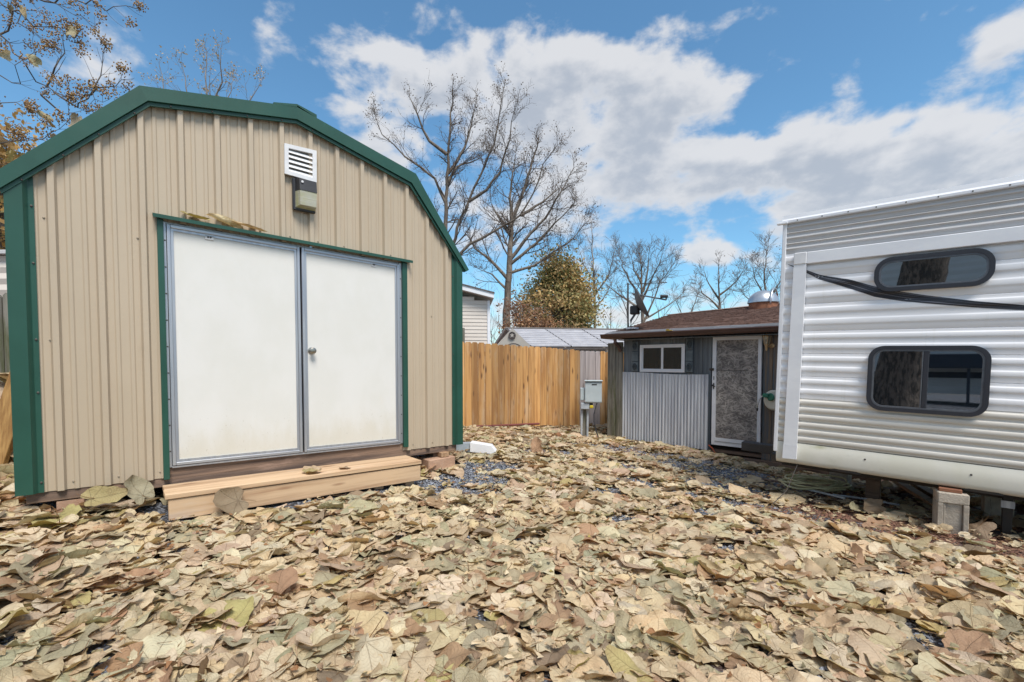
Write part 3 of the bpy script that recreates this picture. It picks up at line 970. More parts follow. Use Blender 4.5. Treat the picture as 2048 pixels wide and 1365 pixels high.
# ================================================================== BOARD FENCE
fz = lambda u: .112 - .045 * u             # foot of the boards
ft = lambda u: 1.808 - .048 * u
fence = thing('board_fence', FEN, (1.0, 0, .06), 'orange pine privacy fence of upright dog-eared boards behind the yard', 'fence')
rg = random.Random(5)
u = -3.2
while u < 4.4:
    wd = .136 + rg.uniform(-.006, .006)
    z1 = ft(u) + rg.uniform(-.012, .012)
    z0 = fz(u) + rg.uniform(-.015, .01)
    y = rg.uniform(-.012, .010)
    mb = MB()
    mb.prism([(u, z0), (u + wd, z0), (u + wd, z1 - .03), (u + wd - .028, z1), (u + .028, z1), (u, z1 - .03)], y - .018, y)
    grey = 2.70 < u < 3.36
    mb.build('fence_board', 'fence_grey' if grey else 'fence_wood', fence, label='weathered grey fence board' if grey else None)
    u += wd + rg.uniform(.004, .009)
for zz in (.35, 1.0, 1.55):
    MB(.046).box(-3.2, 4.4, .008, .046, zz, zz + .089).build('rail', 'fence_wood', fence)
for uu in (-2.4, 0.0, 2.4):
    MB().box(uu, uu + .09, .048, .138, -.3, ft(uu) - .05).build('post', 'fence_wood', fence)
pp = thing('lone_stake', WORLD, (-1.02, 9.55, gz(-1.02, 9.55)), 'grey wooden stake rising above the fence beside the beige house', 'stake')
MB().box(-1.065, -.99, 9.50, 9.57, -.1, 2.12, .004).build('stake', 'mossy_wood', pp)

# red pipe and orange cord on the ground
p0, p1 = FEN.w(.3, -.12), FEN.w(1.72, -.14)
rp = MB().tube([(p0.x, p0.y, .125), (p1.x, p1.y, .10)], .022, 8).build('red_pipe', 'red_pipe')
tag(rp, 'dark red pipe lying along the foot of the orange fence', 'pipe')

# ================================================================== PALE RESIN SHED BEHIND THE FENCE
RS = Frame(.1, 12.6, 9.0)
rs = thing('resin_shed', RS, (1.8, 1, 0), 'pale plastic garden shed with grey tile roof behind the fence', 'shed')
zr, ze = 2.34, 1.78
mb = MB()
mb.prismx([(0, 0), (0, ze), (1.1, zr - .04), (2.2, ze), (2.2, 0)], .05, 4.2)
mb.build('wall', 'resin_wall', rs)
# the gable faces left-front: a triangle with barge boards, a star vent and an arch
GF = Frame(-.42, 12.45, -12)
for nm, z_a in (('gable', 0),):
    v = [GF.w(-.02, 0, 1.0), GF.w(.95, 0, 1.0), GF.w(.95, 0, 1.83), GF.w(.44, 0, 2.33), GF.w(-.02, 0, 1.84)]
    lv = [(*RS.loc(p.x, p.y), p.z) for p in v]
    MB().add(lv + [(x, y + .06, z) for x, y, z in lv], [(0, 1, 2, 3, 4), (9, 8, 7, 6, 5)] + [(i, (i + 1) % 5, 5 + (i + 1) % 5, 5 + i) for i in range(5)]).build('gable', 'resin_wall', rs)
cv = GF.w(.44, -.02, 2.13)
cl = (*RS.loc(cv.x, cv.y), 2.13)
dn = GF.w(.44, -1.02, 2.13) - cv
dx_, dy_ = RS.loc(RS.x + dn.x, RS.y + dn.y)
sv = MB().lathe([(.10, 0), (.10, .02), (.085, .025), (.08, .012), (0, .012)], cl, (dx_, dy_, 0), 20).build('round_vent', 'resin_dark', rs)
mb = MB()
for k in range(5):
    a = PI / 2 + k * 2 * PI / 5
    q = [GF.w(.44 + math.cos(a + t) * r_, -.04, 2.13 + math.sin(a + t) * r_) for t, r_ in ((0, .07), (PI / 5, .028), (0, 0), (-PI / 5, .028))]
    mb.add([(*RS.loc(p.x, p.y), p.z) for p in q], [(0, 1, 2, 3)])
mb.build('star', 'resin_wall', sv)
mb = MB()
ao = [(GF.w(.47 + .27 * math.cos(R(a)), -.03, 1.70 + .22 * math.sin(R(a)))) for a in range(0, 181, 15)]
ai = [(GF.w(.47 + .24 * math.cos(R(a)), -.03, 1.70 + .19 * math.sin(R(a)))) for a in range(0, 181, 15)]
n_ = len(ao)
mb.add([(*RS.loc(p.x, p.y), p.z) for p in ao + ai], [(i, i + 1, n_ + i + 1, n_ + i) for i in range(n_ - 1)])
mb.build('door_arch', 'resin_dark', rs)
# roof: five panels, each a flight of lapped courses, parted by dark raised seams
APEX, EAVE = (-.10, .95, 2.40), (.42, -.12, 1.84)
NR = 9
for pz in range(4):
    mb = MB()
    ra, rb_ = pz / 4, (pz + 1) / 4 - .006
    LNG = 4.6
    for k in range(NR):
        t0, t1 = k / NR, (k + 1) / NR
        def pt(t, s, lift):
            return (EAVE[0] + (APEX[0] - EAVE[0]) * t + s * LNG, EAVE[1] + (APEX[1] - EAVE[1]) * t, EAVE[2] + (APEX[2] - EAVE[2]) * t + lift)
        mb.add([pt(t0, ra, .026), pt(t0, rb_, .026), pt(t1, rb_, .004), pt(t1, ra, .004), pt(t0, ra, 0), pt(t0, rb_, 0)], [(0, 1, 2, 3), (4, 5, 1, 0)])
    mb.build('roof_panel', 'resin_roof', rs)
mb = MB()
mb.add([pt(0, -.012, -.02), pt(0, 1, -.02), pt(0, 1, -.075), pt(0, -.012, -.075)], [(0, 1, 2, 3)])
mb.tube([pt(1, -.012, .015), pt(1, 1, .015)], .03, 6)
mb.tube([pt(0, -.012, 0), pt(1, -.012, 0)], .028, 6)
lf = GF.w(-.10, -.05, 1.80)
mb.tube([(*RS.loc(lf.x, lf.y), 1.80), pt(1, -.012, .0)], .028, 6)
mb.build('roof_edge', 'resin_dark', rs)
mb = MB()
mb.add([pt(1, 0, 0), pt(1, 1, 0), (4.5, 2.2, 1.8), (APEX[0] - .4, 2.2, 1.8)], [(0, 1, 2, 3)])
mb.build('back_roof', 'resin_roof', rs)

# ================================================================== BEIGE HOUSE END BEHIND THE FENCE
MH = Frame(-.75, 15, 6)
mh = thing('beige_house', MH, (-2, .5, 0), 'beige vinyl sided house end with white eave showing above the fence', 'house')
mb = MB()
z = 0.0
k = 0
while z < 4.3:
    h = .118
    z1 = min(z + h, 4.3)
    s2 = MB().add([(-6, -.016, z), (-.06, -.016, z), (-.06, 0, z1), (-6, 0, z1), (-6, 0, z), (-.06, 0, z)], [(0, 1, 2, 3), (4, 5, 1, 0)])
    zt2 = 3.42 + .245 * .06
    if z1 > zt2:
        # courses above the eave stop at the sloping soffit
        x_end = -.06 - (z1 - zt2) / .245
        s2 = MB().add([(-6, -.016, z), (x_end, -.016, z), (x_end, 0, z1), (-6, 0, z1), (-6, 0, z), (x_end, 0, z)], [(0, 1, 2, 3), (4, 5, 1, 0)])
    if z > 1.2:
        s2.build('siding_course', 'beige_siding', mh)
    else:
        mb.v, mb.f = mb.v, mb.f
        mb.add(s2.v, s2.f)
    z = z1
mb.build('siding_foot', 'beige_siding', mh)
MB().box(-.06, .03, -.035, .06, 0, 3.42, .004).build('corner_board', 'white_trim', mh)
MB().box(-6, -.02, .02, 7, 0, 3.3).build('wall', 'beige_siding', mh)
sl = lambda x: 3.48 - .245 * (x - .1)
mb = MB()
mb.prism([(-5, sl(-5)), (.14, sl(.14)), (.14, sl(.14) + .15), (-5, sl(-5) + .15)], -.30, -.27)
mb.build('fascia', 'white_trim', mh)
mb = MB()
mb.prism([(-5, sl(-5) - .0), (.14, sl(.14)), (.14, sl(.14) + .02), (-5, sl(-5) + .02)], -.27, 6)
mb.build('soffit', 'beige_siding', mh)
mb = MB()
mb.prism([(-5, sl(-5) + .15), (.16, sl(.16) + .15), (.16, sl(.16) + .19), (-5, sl(-5) + .19)], -.33, 6)
mb.build('roof', pmat('dark_shingle', (.12, .11, .11), rough=.9), mh)

# ================================================================== WEATHERED CABIN
hut = thing('weathered_cabin', HUT, (0, .8, -.1), 'small weathered blue-grey board cabin with brown shingle roof', 'cabin')
H0, H1 = -.10, 1.90
rg = random.Random(11)
WX0, WX1, WZ0, WZ1 = -1.302, -.460, 1.225, 1.722
edges = [-1.65, -1.465, -1.30, -1.10, -.90, -.69, -.455, -.305, -.16, -.012]
for a, b in zip(edges, edges[1:]):
    dy = rg.uniform(-.004, .004)
    mids = (a + b) / 2
    segs = [(H0, WZ0), (WZ1, H1)] if WX0 < mids < WX1 else [(H0, H1)]
    for z0, z1 in segs:
        MB().box(a + .0025, b - .0025, dy, .03, z0, z1, .003).build('wall_board', 'hut_board', hut)
for a, b in ((.765, .90), (.90, 1.03), (1.03, 1.2), (1.2, 1.4), (1.4, 1.6), (1.6, 1.8), (1.8, 2.0), (2.0, 2.2)):
    MB().box(a + .0025, b - .0025, rg.uniform(-.004, .004), .03, -.12, H1, .003).build('wall_board', 'hut_board_worn', hut)
for a, b in ((-.012, .25), (.25, .5), (.5, .765)):
    MB().box(a + .002, b - .002, 0, .03, 1.838, H1, .002).build('wall_board', 'hut_board', hut)
mb = MB()
mb.box(-1.648, -1.62, .032, 2.5, H0, 1.95)
mb.build('side_wall', 'hut_board', hut)
MB().box(2.17, 2.198, .032, 2.5, H0, 1.95).build('side_wall', 'hut_board', hut)
MB().box(-1.62, 2.17, 2.47, 2.5, H0, 1.95).build('back_wall', 'hut_board', hut)
MB().box(-1.62, 2.17, .032, 2.47, H0, H0 + .05).build('floor_deck', 'old_wood', hut)
MB().box(-.03, 2.2, -.045, .028, -.285, -.125, .006).build('sill_beam', 'old_wood', hut)
MB().box(-.012, .765, -.022, -.001, 1.822, 1.850, .003).build('door_header', 'old_wood', hut)
# roof
rz = lambda y, u: 1.955 + (y + .17) * .209 + .028 * (u + 1.95) * (y + .17) / 2.7
mb = MB()
for k in range(16):
    ua, ub = -1.95 + 4.25 * k / 16, -1.95 + 4.25 * (k + 1) / 16
    mb.add([(u_, y_, rz(y_, u_) - d_) for d_ in (.032, .075) for u_, y_ in ((ua, -.17), (ub, -.17), (ub, 2.55), (ua, 2.55))],
           [(0, 1, 2, 3), (7, 6, 5, 4), (0, 4, 5, 1), (2, 6, 7, 3)] + ([(0, 3, 7, 4)] if k == 0 else []) + ([(1, 5, 6, 2)] if k == 15 else []))
mb.add([(u_, y_, rz(2.55, u_) - .03 - (y_ - 2.55) * .25) for u_, y_ in ((-1.95, 2.55), (2.3, 2.55), (2.3, 3.6), (-1.95, 3.6))], [(0, 1, 2, 3)])
mb.build('roof_deck', 'brown_metal', hut)
mb = MB()
NC = 19
cw = 2.72 / NC
for k in range(NC):
    y0 = -.17 + cw * k
    u_ = -1.97 - rg.uniform(0, .12)
    while u_ < 2.3:
        wd = rg.uniform(.11, .24)
        a, b = max(u_, -1.97), min(u_ + wd - .006, 2.3)
        lf_ = .018 + rg.uniform(0, .008)
        yb = y0 + rg.uniform(-.008, .006)
        if b > a:
            mb.add([(a, yb, rz(yb, a) - .028 + lf_), (b, yb, rz(yb, b) - .028 + lf_), (b, y0 + cw + .03, rz(y0 + cw + .03, b) - .027), (a, y0 + cw + .03, rz(y0 + cw + .03, a) - .027), (a, yb, rz(yb, a) - .03), (b, yb, rz(yb, b) - .03)],
                   [(0, 1, 2, 3), (4, 5, 1, 0)])
        u_ += wd
mb.build('shingle', 'shingle', hut, kind='stuff')
mb = MB()
u_ = -1.97
while u_ < 2.25:
    mb.add([(u_, 2.45, rz(2.45, u_) + .006), (u_ + .27, 2.45, rz(2.45, u_) + .010), (u_ + .27, 2.56, rz(2.56, u_) + .016), (u_, 2.56, rz(2.56, u_) + .010), (u_ + .27, 2.66, rz(2.45, u_) + .002), (u_, 2.66, rz(2.45, u_) - .002)], [(0, 1, 2, 3), (3, 2, 4, 5)])
    u_ += .26
mb.build('ridge_shingle', 'shingle', hut, kind='stuff')
gt = MB()
gt.prismx([(-.175, 1.935), (-.30, 1.935), (-.305, 1.925), (-.29, 1.90), (-.285, 1.88), (-.26, 1.852), (-.19, 1.852), (-.19, 1.926), (-.28, 1.926), (-.175, 1.93)], -1.99, 2.3)
gt.build('gutter', 'brown_metal', hut)
mb = MB()
for k in range(16):
    ua, ub = -1.96 + 4.26 * k / 16, -1.96 + 4.26 * (k + 1) / 16
    mb.add([(ua, -.185, rz(-.185, ua) - .002), (ub, -.185, rz(-.185, ub) - .002), (ub, .02, rz(.02, ub) + .004), (ua, .02, rz(.02, ua) + .004), (ua, -.185, rz(-.185, ua) - .03), (ub, -.185, rz(-.185, ub) - .03)], [(0, 1, 2, 3), (4, 5, 1, 0)])
mb.build('drip_edge', pmat('dull_lead', (.12, .125, .14), (.07, .07, .075), (3, 12, 12), rough=.75, stain=(.24, .245, .26), stain_scale=(5, 8, 8)), hut)
MB().box(-1.66, 2.2, -.19, .03, 1.815, 1.827).build('soffit', 'hut_board', hut)
MB().box(-1.99, -1.66, -.19, .2, 1.85, 1.93, .004).build('gutter_return', 'brown_metal', hut)
MB().tube([(-1.70, -.24, 1.84), (-1.70, -.24, 1.78), (-1.68, -.10, 1.68), (-1.68, -.06, 1.62)], .036, 8).build('downspout', 'brown_metal', hut)
# window
wn_ = MB().ring([(WX0, WZ0), (WX1, WZ0), (WX1, WZ1), (WX0, WZ1)], [(WX0 + .035, WZ0 + .035), (WX1 - .035, WZ0 + .035), (WX1 - .035, WZ1 - .035), (WX0 + .035, WZ1 - .035)], -.022, .03).build('window', 'white_trim', hut)
for (a, b, yy) in ((WX0 + .036, -.872, -.006), (-.874, WX1 - .036, -.014)):
    z0, z1 = WZ0 + .036, WZ1 - .036
    sa = MB().ring([(a, z0), (b, z0), (b, z1), (a, z1)], [(a + .022, z0 + .022), (b - .024, z0 + .022), (b - .024, z1 - .022), (a + .022, z1 - .022)], yy, yy + .018).build('sash', 'white_trim', wn_)
    MB().box(a + .02, b - .022, yy + .007, yy + .011, z0 + .02, z1 - .02).build('pane', 'hut_glass', wn_)
# shutters: three square boards each, carved ovals on the upper and lower ones
for (a, b, za, zb) in ((-1.465, -1.335, 1.224, 1.798), (-.440, -.314, 1.222, 1.809)):
    sh = MB().box(a, b, -.016, -.005, za, zb, .002).build('shutter', 'emblem', hut)
    hh = (zb - za) / 3
    for k in range(3):
        MB().box(a + .002, b - .002, -.030, -.0165, za + hh * k + .006, za + hh * (k + 1) - .006, .004).build('shutter_board', 'shutter', sh)
        if k != 1:
            cx, cz = (a + b) / 2, za + hh * (k + .5)
            mb = MB()
            ov = [(cx + .045 * math.cos(R(t)) * (1 - .12 * abs(math.sin(R(2 * t)))), cz + .072 * math.sin(R(t)) * (1 - .12 * abs(math.sin(R(2 * t))))) for t in range(0, 360, 20)]
            iv = [(cx + (x - cx) * .62, cz + (z - cz) * .62) for x, z in ov]
            mb.ring(ov, iv, -.046, -.0305)
            for t in range(0, 360, 60):
                p = (cx + .012 * math.cos(R(t)), cz + .018 * math.sin(R(t)))
                q_ = (cx + .022 * math.cos(R(t)), cz + .036 * math.sin(R(t)))
                mb.tube([(p[0], -.036, p[1]), (q_[0], -.034, q_[1])], .007, 5)
            mb.lathe([(.012, 0), (.012, .012), (0, .016)], (cx, -.0305, cz), (0, -1, 0), 8)
            mb.build('carved_oval', 'emblem', sh)
# corrugated skirt, two sheets
for (a, b, zb, zt_, yo) in ((-1.652, -1.04, -.088, 1.208, -.030), (-1.07, -.045, -.075, 1.200, -.037)):
    mb = MB()
    n = int((b - a) / .0072)
    for i in range(n):
        ua, ub = a + (b - a) * i / n, a + (b - a) * (i + 1) / n
        ya, yb = (yo + .012 * math.cos(2 * PI * q / .0575) for q in (ua, ub))
        da, db = (-.012 * math.sin(q * 2.1) for q in (ua, ub))
        mb.add([(ua, ya, zb + da), (ub, yb, zb + db), (ub, yb, zt_ + .01 * math.sin(ub * 3)), (ua, ya, zt_ + .01 * math.sin(ua * 3))], [(0, 1, 2, 3)])
    mb.build('corrugated_sheet', 'galvanised', hut, smooth=True)
# door
dr = MB().ring([(.012, .032), (.752, .032), (.748, 1.816), (.012, 1.818)], [(.072, .150), (.704, .150), (.700, 1.760), (.072, 1.762)], -.030, .028).build('door', 'white_trim', hut)
MB().box(.066, .708, -.006, .006, .150, 1.262, .002).build('door_panel', 'osb', dr)
MB().box(.066, .708, -.012, .000, 1.268, 1.764, .002).build('door_panel', 'osb', dr)
MB().box(.068, .706, -.034, -.0302, .085, .100).build('threshold_strip', 'aluminium_flat', dr)
mb = MB().box(.030, .050, -.036, -.031, .96, 1.06, .002)
mb.lathe([(.012, 0), (.012, .02), (.02, .026), (.018, .045), (0, .048)], (.04, -.036, 1.02), (0, -1, 0), 10)
mb.tube([(.04, -.07, 1.02), (.075, -.072, 1.00)], .007, 6)
mb.build('door_handle', 'black_plastic', dr)
MB().box(.034, .046, -.036, -.031, 1.11, 1.17, .002).build('keyhole_plate', 'black_plastic', dr)
MB().box(-.03, .04, -.05, -.031, 1.265, 1.305, .004).build('hasp', 'chassis', dr)
# porch lantern
ln = MB().lathe([(.035, 0), (.035, .014), (.02, .02)], (.89, -.006, 1.655), (0, -1, 0), 14).build('porch_lantern', 'brass', hut)
c0 = (.835, -.10)
MB().tube([(.89, -.015, 1.655), (.87, -.06, 1.635), (.835, -.10, 1.645), (.835, -.10, 1.665)], .009, 8).build('bracket', 'brass', ln, smooth=True)
MB().lathe([(.0, -.09), (.012, -.085), (.018, -.05), (.024, -.01), (.030, .0), (.034, .004), (.034, .010)], (*c0, 1.665), (0, 0, 1), 6).build('base_cup', 'brass', ln)
MB().lathe([(.033, .010), (.058, .125), (.056, .125), (.031, .010)], (*c0, 1.665), (0, 0, 1), 6).build('lantern_glass', 'lantern_glass', ln)
mb = MB()
for k in range(6):
    a = 2 * PI * k / 6
    mb.tube([(c0[0] + .034 * math.cos(a), c0[1] + .034 * math.sin(a), 1.675), (c0[0] + .059 * math.cos(a), c0[1] + .059 * math.sin(a), 1.79)], .0035, 4)
mb.build('lantern_rib', 'brass', ln)
MB().lathe([(.070, 0), (.068, .008), (.040, .030), (.012, .048), (.008, .06), (0, .066)], (*c0, 1.79), (0, 0, 1), 6).build('lantern_cap', 'brass', ln)

# old boards standing at the cabin's left corner
for (a, b, z1, yy) in ((-1.975, -1.80, 1.775, .0), (-1.795, -1.655, 1.79, .012)):
    w0 = thing('old_plank', HUT, ((a + b) / 2, yy, -.12), 'mossy grey plank standing at the cabin corner, ' + ('next to the fence' if a < -1.9 else 'next to the corrugated metal'), 'plank')
    MB().box(a, b, yy - .05, yy - .005, -.14, z1, .008).build('plank', 'mossy_wood', w0)
# things behind the cabin window
t0_ = thing('window_box', HUT, (-1.0, .12, 1.225), 'grey box standing inside the cabin window', 'box')
MB().box(-1.14, -1.02, .05, .17, 1.20, 1.345, .01).build('carton', pmat('carton', (.20, .17, .16), (.14, .12, .11)), t0_)
MB().box(-1.145, -1.015, .045, .175, 1.346, 1.37, .008).build('lid', pmat('lid_grey', (.45, .43, .40)), t0_)
# vent dome on the cabin ridge
tv = thing('roof_vent', HUT, (.16, 2.3, 2.45), 'galvanised dome vent with rusty cap on the cabin ridge', 'roof vent')
MB().lathe([(.26, -.05), (.26, .08)], (.16, 2.3, 2.50), (0, 0, 1), 28).build('collar', 'rust', tv, smooth='auto')
MB().lathe([(.262, .081)] + [(.285 * math.cos(R(a)), .09 + .25 * math.sin(R(a))) for a in range(0, 91, 9)], (.16, 2.3, 2.50), (0, 0, 1), 32).build('dome', 'rusty_dome', tv, smooth='auto')
mb = MB()
arc = [(.16 + .13 * 0 + .20, 2.3 + .28 * math.cos(R(a)), 2.52 + .34 * math.sin(R(a))) for a in range(0, 181, 12)]
mb.tube(arc, .018, 6)
mb.build('rim_band', 'rusty_dome', tv, smooth=True)

# satellite dish and mast on the cabin roof
sdh = thing('satellite_dish', HUT, (-1.62, .25, 2.05), 'dark grey satellite dish on the left end of the cabin roof', 'satellite dish')
MB().box(-1.70, -1.52, .16, .34, rz(.25, -1.62) - .002, rz(.25, -1.62) + .035, .004).build('foot_plate', 'galvanised', sdh)
MB().tube([(-1.64, .25, 2.06), (-1.64, .25, 2.22), (-1.56, .27, 2.34)], .022, 8).build('mount_pole', 'dish_grey', sdh, smooth=True)
dc, dnm = Vector((-1.43, .30, 2.55)), Vector((.80, .42, .44)).normalized()
q = Vector((0, 0, 1)).rotation_difference(dnm)
mb = MB()
vs, fs = [], []
NRr, NA = 6, 28
for side in (0, 1):
    for i in range(NRr + 1):
        for k in range(NA):
            r_ = i / NRr
            a = 2 * PI * k / NA
            p = Vector(((.30 * r_ * math.cos(a)), .34 * r_ * math.sin(a), .10 * r_ * r_ - .10 - .008 * side))
            vs.append(dc + q @ p)
n1_ = (NRr + 1) * NA
for side in (0, 1):
    for i in range(NRr):
        for k in range(NA):
            k2 = (k + 1) % NA
            o_ = side * n1_
            fs.append((o_ + i * NA + k, o_ + i * NA + k2, o_ + (i + 1) * NA + k2, o_ + (i + 1) * NA + k))
for k in range(NA):
    k2 = (k + 1) % NA
    fs.append((NRr * NA + k, NRr * NA + k2, n1_ + NRr * NA + k2, n1_ + NRr * NA + k))
mb.add(vs, fs)
mb.build('reflector', 'dish_grey', sdh, smooth='auto')
MB().box(-1.66, -1.49, .22, .34, 2.33, 2.50, .02).build('back_bracket', 'black_plastic', sdh)
lo = dc + q @ Vector((-.29, 0, -.02))
tip = Vector((-.98, .36, 2.565))
MB().tube([tuple(lo + Vector((-.06, 0, -.02))), tuple(tip)], .016, 6).build('feed_arm', 'dish_grey', sdh)
mb = MB()
mb.tube([tuple(tip), tuple(tip + Vector((.0, 0, .06)))], .014, 6)
mb.tube([tuple(tip + Vector((.03, .01, .065))), tuple(tip + Vector((-.10, -.03, .07)))], [.026, .036], 8)
mb.build('receiver', 'black_plastic', sdh)
am = thing('antenna_mast', HUT, (-1.74, .32, 2.06), 'thin dark antenna mast with crossbar beside the satellite dish', 'antenna')
MB().tube([(-1.74, .32, 2.03), (-1.75, .32, 2.96)], .016, 6).build('mast', 'chassis', am)
MB().tube([(-1.77, .32, 2.94), (-1.03, .50, 2.91)], .008, 5).build('crossbar', 'chassis', am)

# garden hose reel on the cabin wall
hr = thing('hose_reel', HUT, (.95, -.14, .83), 'cream and green hose reel on the cabin wall beside the trailer corner', 'hose reel')
MB().lathe([(.05, -.09), (.13, -.085), (.155, -.06), (.155, .03), (.13, .06), (.05, .068), (0, .068)], (.965, -.12, .83), (-.35, -1, 0), 24).build('casing', 'reel_cream', hr, smooth='auto')
MB().box(.82, .91, -.23, -.13, .87, .93, .012).build('hose_guide', 'reel_green', hr)
MB().lathe([(.045, 0), (.06, .02), (.05, .03), (0, .03)], (.935, -.19, .88), (-.35, -1, 0), 14).build('hub', 'reel_green', hr)
MB().tube([(.85, -.20, .90), (.81, -.21, .885), (.78, -.21, .84), (.76, -.21, .78), (.752, -.21, .70)], .011, 7).build('hose', 'hose_white', hr, smooth=True)
MB().tube([(.752, -.21, .70), (.750, -.21, .655)], [.016, .011], 8).build('nozzle', 'chassis', hr)
# orange cord by the cabin door
mb = MB()
pts = [(-.02, -.055, .02), (.05, -.075, -.03), (.10, -.08, -.10), (.02, -.10, -.14), (-.12, -.12, -.12)]
mb.tube([tuple(HUT.w(*p)) for p in pts], .008, 6)
tag(mb.build('extension_cord', 'orange_cord', smooth=True), 'short orange cord hanging below the cabin door', 'cord')

# ================================================================== POWER PEDESTAL
PX, PY = 1.46, 8.45
PF = Frame(PX, PY, -8)
zg = gz(PX, PY)
pd = thing('power_pedestal', PF, (0, 0, zg), 'grey utility box on a post in front of the fence', 'utility box')
mb = MB()
mb.prismx([(-.12, .66), (-.13, .68), (-.13, 1.03), (-.10, 1.05), (.06, 1.05), (.06, .66)], -.10, .20)
mb.build('main_box', 'box_grey', pd)
MB().box(-.115, .215, -.155, .07, 1.051, 1.072, .006).build('lid', 'box_grey', pd)
MB().box(.02, .11, -.134, -.1305, .985, 1.005).build('warning_label', 'black_plastic', pd)
MB().box(-.19, -.105, -.09, .06, .70, .93, .01).build('side_box', 'box_grey', pd)
MB().box(-.18, -.02, -.10, .05, .535, .655, .01).build('lower_box', 'pvc_grey', pd)
MB().box(-.03, .04, -.09, -.02, .60, .655).build('socket', 'black_plastic', pd)
MB().box(-.018, .05, -.12, -.05, .555, .61, .012).build('plug', 'yellow', pd)
for x0 in (-.165, -.055):
    MB().tube([(x0, -.02, zg - .1), (x0 + .004, -.02, .54)], .020, 8).build('conduit', 'pvc_grey', pd, smooth='auto')
MB().box(-.135, -.075, .0, .06, zg - .1, .66, .004).build('post', 'mossy_wood', pd)
mb = MB()
mb.tube([(.12, -.06, .66), (.10, -.10, .60), (.06, -.13, .45), (.06, -.16, .32), (.10, -.20, .15), (.16, -.26, zg + .02)], .011, 6)
mb.build('cable', 'black_plastic', pd, smooth=True)

# ================================================================== TRAVEL TRAILER
rv = thing('travel_trailer', RV, (2.6, 1.2, .39), 'white and grey ribbed travel trailer with two black framed windows', 'trailer')
rv.rotation_euler = (0, R(1.2), RV.a)          # stands a little low at its far end
rv.location.z -= 2.6 * math.sin(R(1.2))
RL = 5.6
WHITE = [(0, .006), (.025, -.002), (.18, -.003), (.27, -.012), (.40, -.011), (.47, -.003), (.62, -.003), (.71, -.012), (.84, -.011), (.90, -.003), (.98, -.003), (1, .006)]
TIGHT = [(0, .006), (.02, -.001), (.07, -.002), (.14, -.016), (.26, -.016), (.32, -.001), (.39, -.001), (.46, -.016), (.59, -.016), (.65, -.001), (.72, -.001), (.79, -.016), (.91, -.016), (.97, -.001), (1, .006)]
GREYP = [(0, .006), (.03, -.002), (.30, -.004), (.42, -.016), (.50, -.014), (.60, -.004), (.80, -.004), (.90, -.016), (.96, -.012), (1, .006)]
courses = [(z0, z1, WHITE, 'rv_white') for z0, z1 in zip((1.049, 1.269, 1.489, 1.707, 1.968, 2.225), (1.269, 1.489, 1.707, 1.968, 2.225, 2.475))]
courses += [(.83, 1.049, TIGHT, 'rv_tan'), (.61, .83, TIGHT, 'rv_tan')]
courses += [(2.475, 2.58, GREYP, 'rv_grey'), (2.58, 2.685, GREYP, 'rv_grey'), (2.685, 2.79, GREYP, 'rv_grey')]


def rv_surf(z):
    for z0, z1, pr, _ in courses:
        if z0 <= z < z1:
            f = (z - z0) / (z1 - z0)
            for (a, ya), (b, yb) in zip(pr, pr[1:]):
                if a <= f <= b:
                    return ya + (yb - ya) * (f - a) / (b - a)
    return 0.0


for z0, z1, pr, mt in courses:
    mb = MB()
    # rounded profile: resample each flat-to-flat bend
    q_ = []
    for (a, ya), (b, yb) in zip(pr, pr[1:]):
        n = 4 if abs(ya - yb) > .005 else 1
        for i in range(n):
            t = i / n
            tt = t * t * (3 - 2 * t) if n > 1 else t
            q_.append((a + (b - a) * t, ya + (yb - ya) * tt))
    q_.append(pr[-1])
    n = len(q_)
    us = [0, 1.4, 2.8, 4.2, RL]
    vs = [(uu, y, z0 + (z1 - z0) * f) for uu in us for f, y in q_]
    fs = [(j * n + i, (j + 1) * n + i, (j + 1) * n + i + 1, j * n + i + 1) for j in range(len(us) - 1) for i in range(n - 1)]
    mb.add(vs, fs)
    mb.build('siding_panel', mt, rv, smooth='auto')
# skirt curls under
sk = [(-.004, .608), (-.010, .60), (-.012, .50), (-.012, .445), (-.006, .418), (.012, .400), (.045, .390), (.10, .388)]
mb = MB()
us = [.0, 1.4, 2.8, 4.2, RL]
vs = [(uu, y, z) for uu in us for y, z in sk]
n = len(sk)
mb.add(vs, [(j * n + i, (j + 1) * n + i, (j + 1) * n + i + 1, j * n + i + 1) for j in range(4) for i in range(n - 1)])
mb.build('skirt', 'rv_skirt', rv, smooth='auto')
mb = MB()
for uu, zz in ((.714, .535), (1.395, .523)):
    mb.lathe([(.008, 0), (.008, .002), (0, .003)], (uu, -.0125, zz), (0, -1, 0), 8)
mb.build('rivet', 'screw', rv)
# scalloped cut-outs in the skirt's foot show as dark arcs
for uu in (.57, 1.47):
    mb = MB()
    mb.prism([(uu + .115 * math.cos(R(a)), .386 + .028 * math.sin(R(a))) for a in range(0, 181, 15)], .006, .055)
    mb.build('wheel_well', 'chassis', rv)
MB().box(0, RL, .018, 2.35, .61, 2.80).build('body', 'rv_white', rv)
MB().box(.01, RL, .10, 2.33, .40, .60).build('underbelly', 'chassis', rv)
for yy in (.35, 1.9):
    MB().box(-.02, RL, yy, yy + .07, .30, .40).build('chassis_rail', 'chassis', rv)
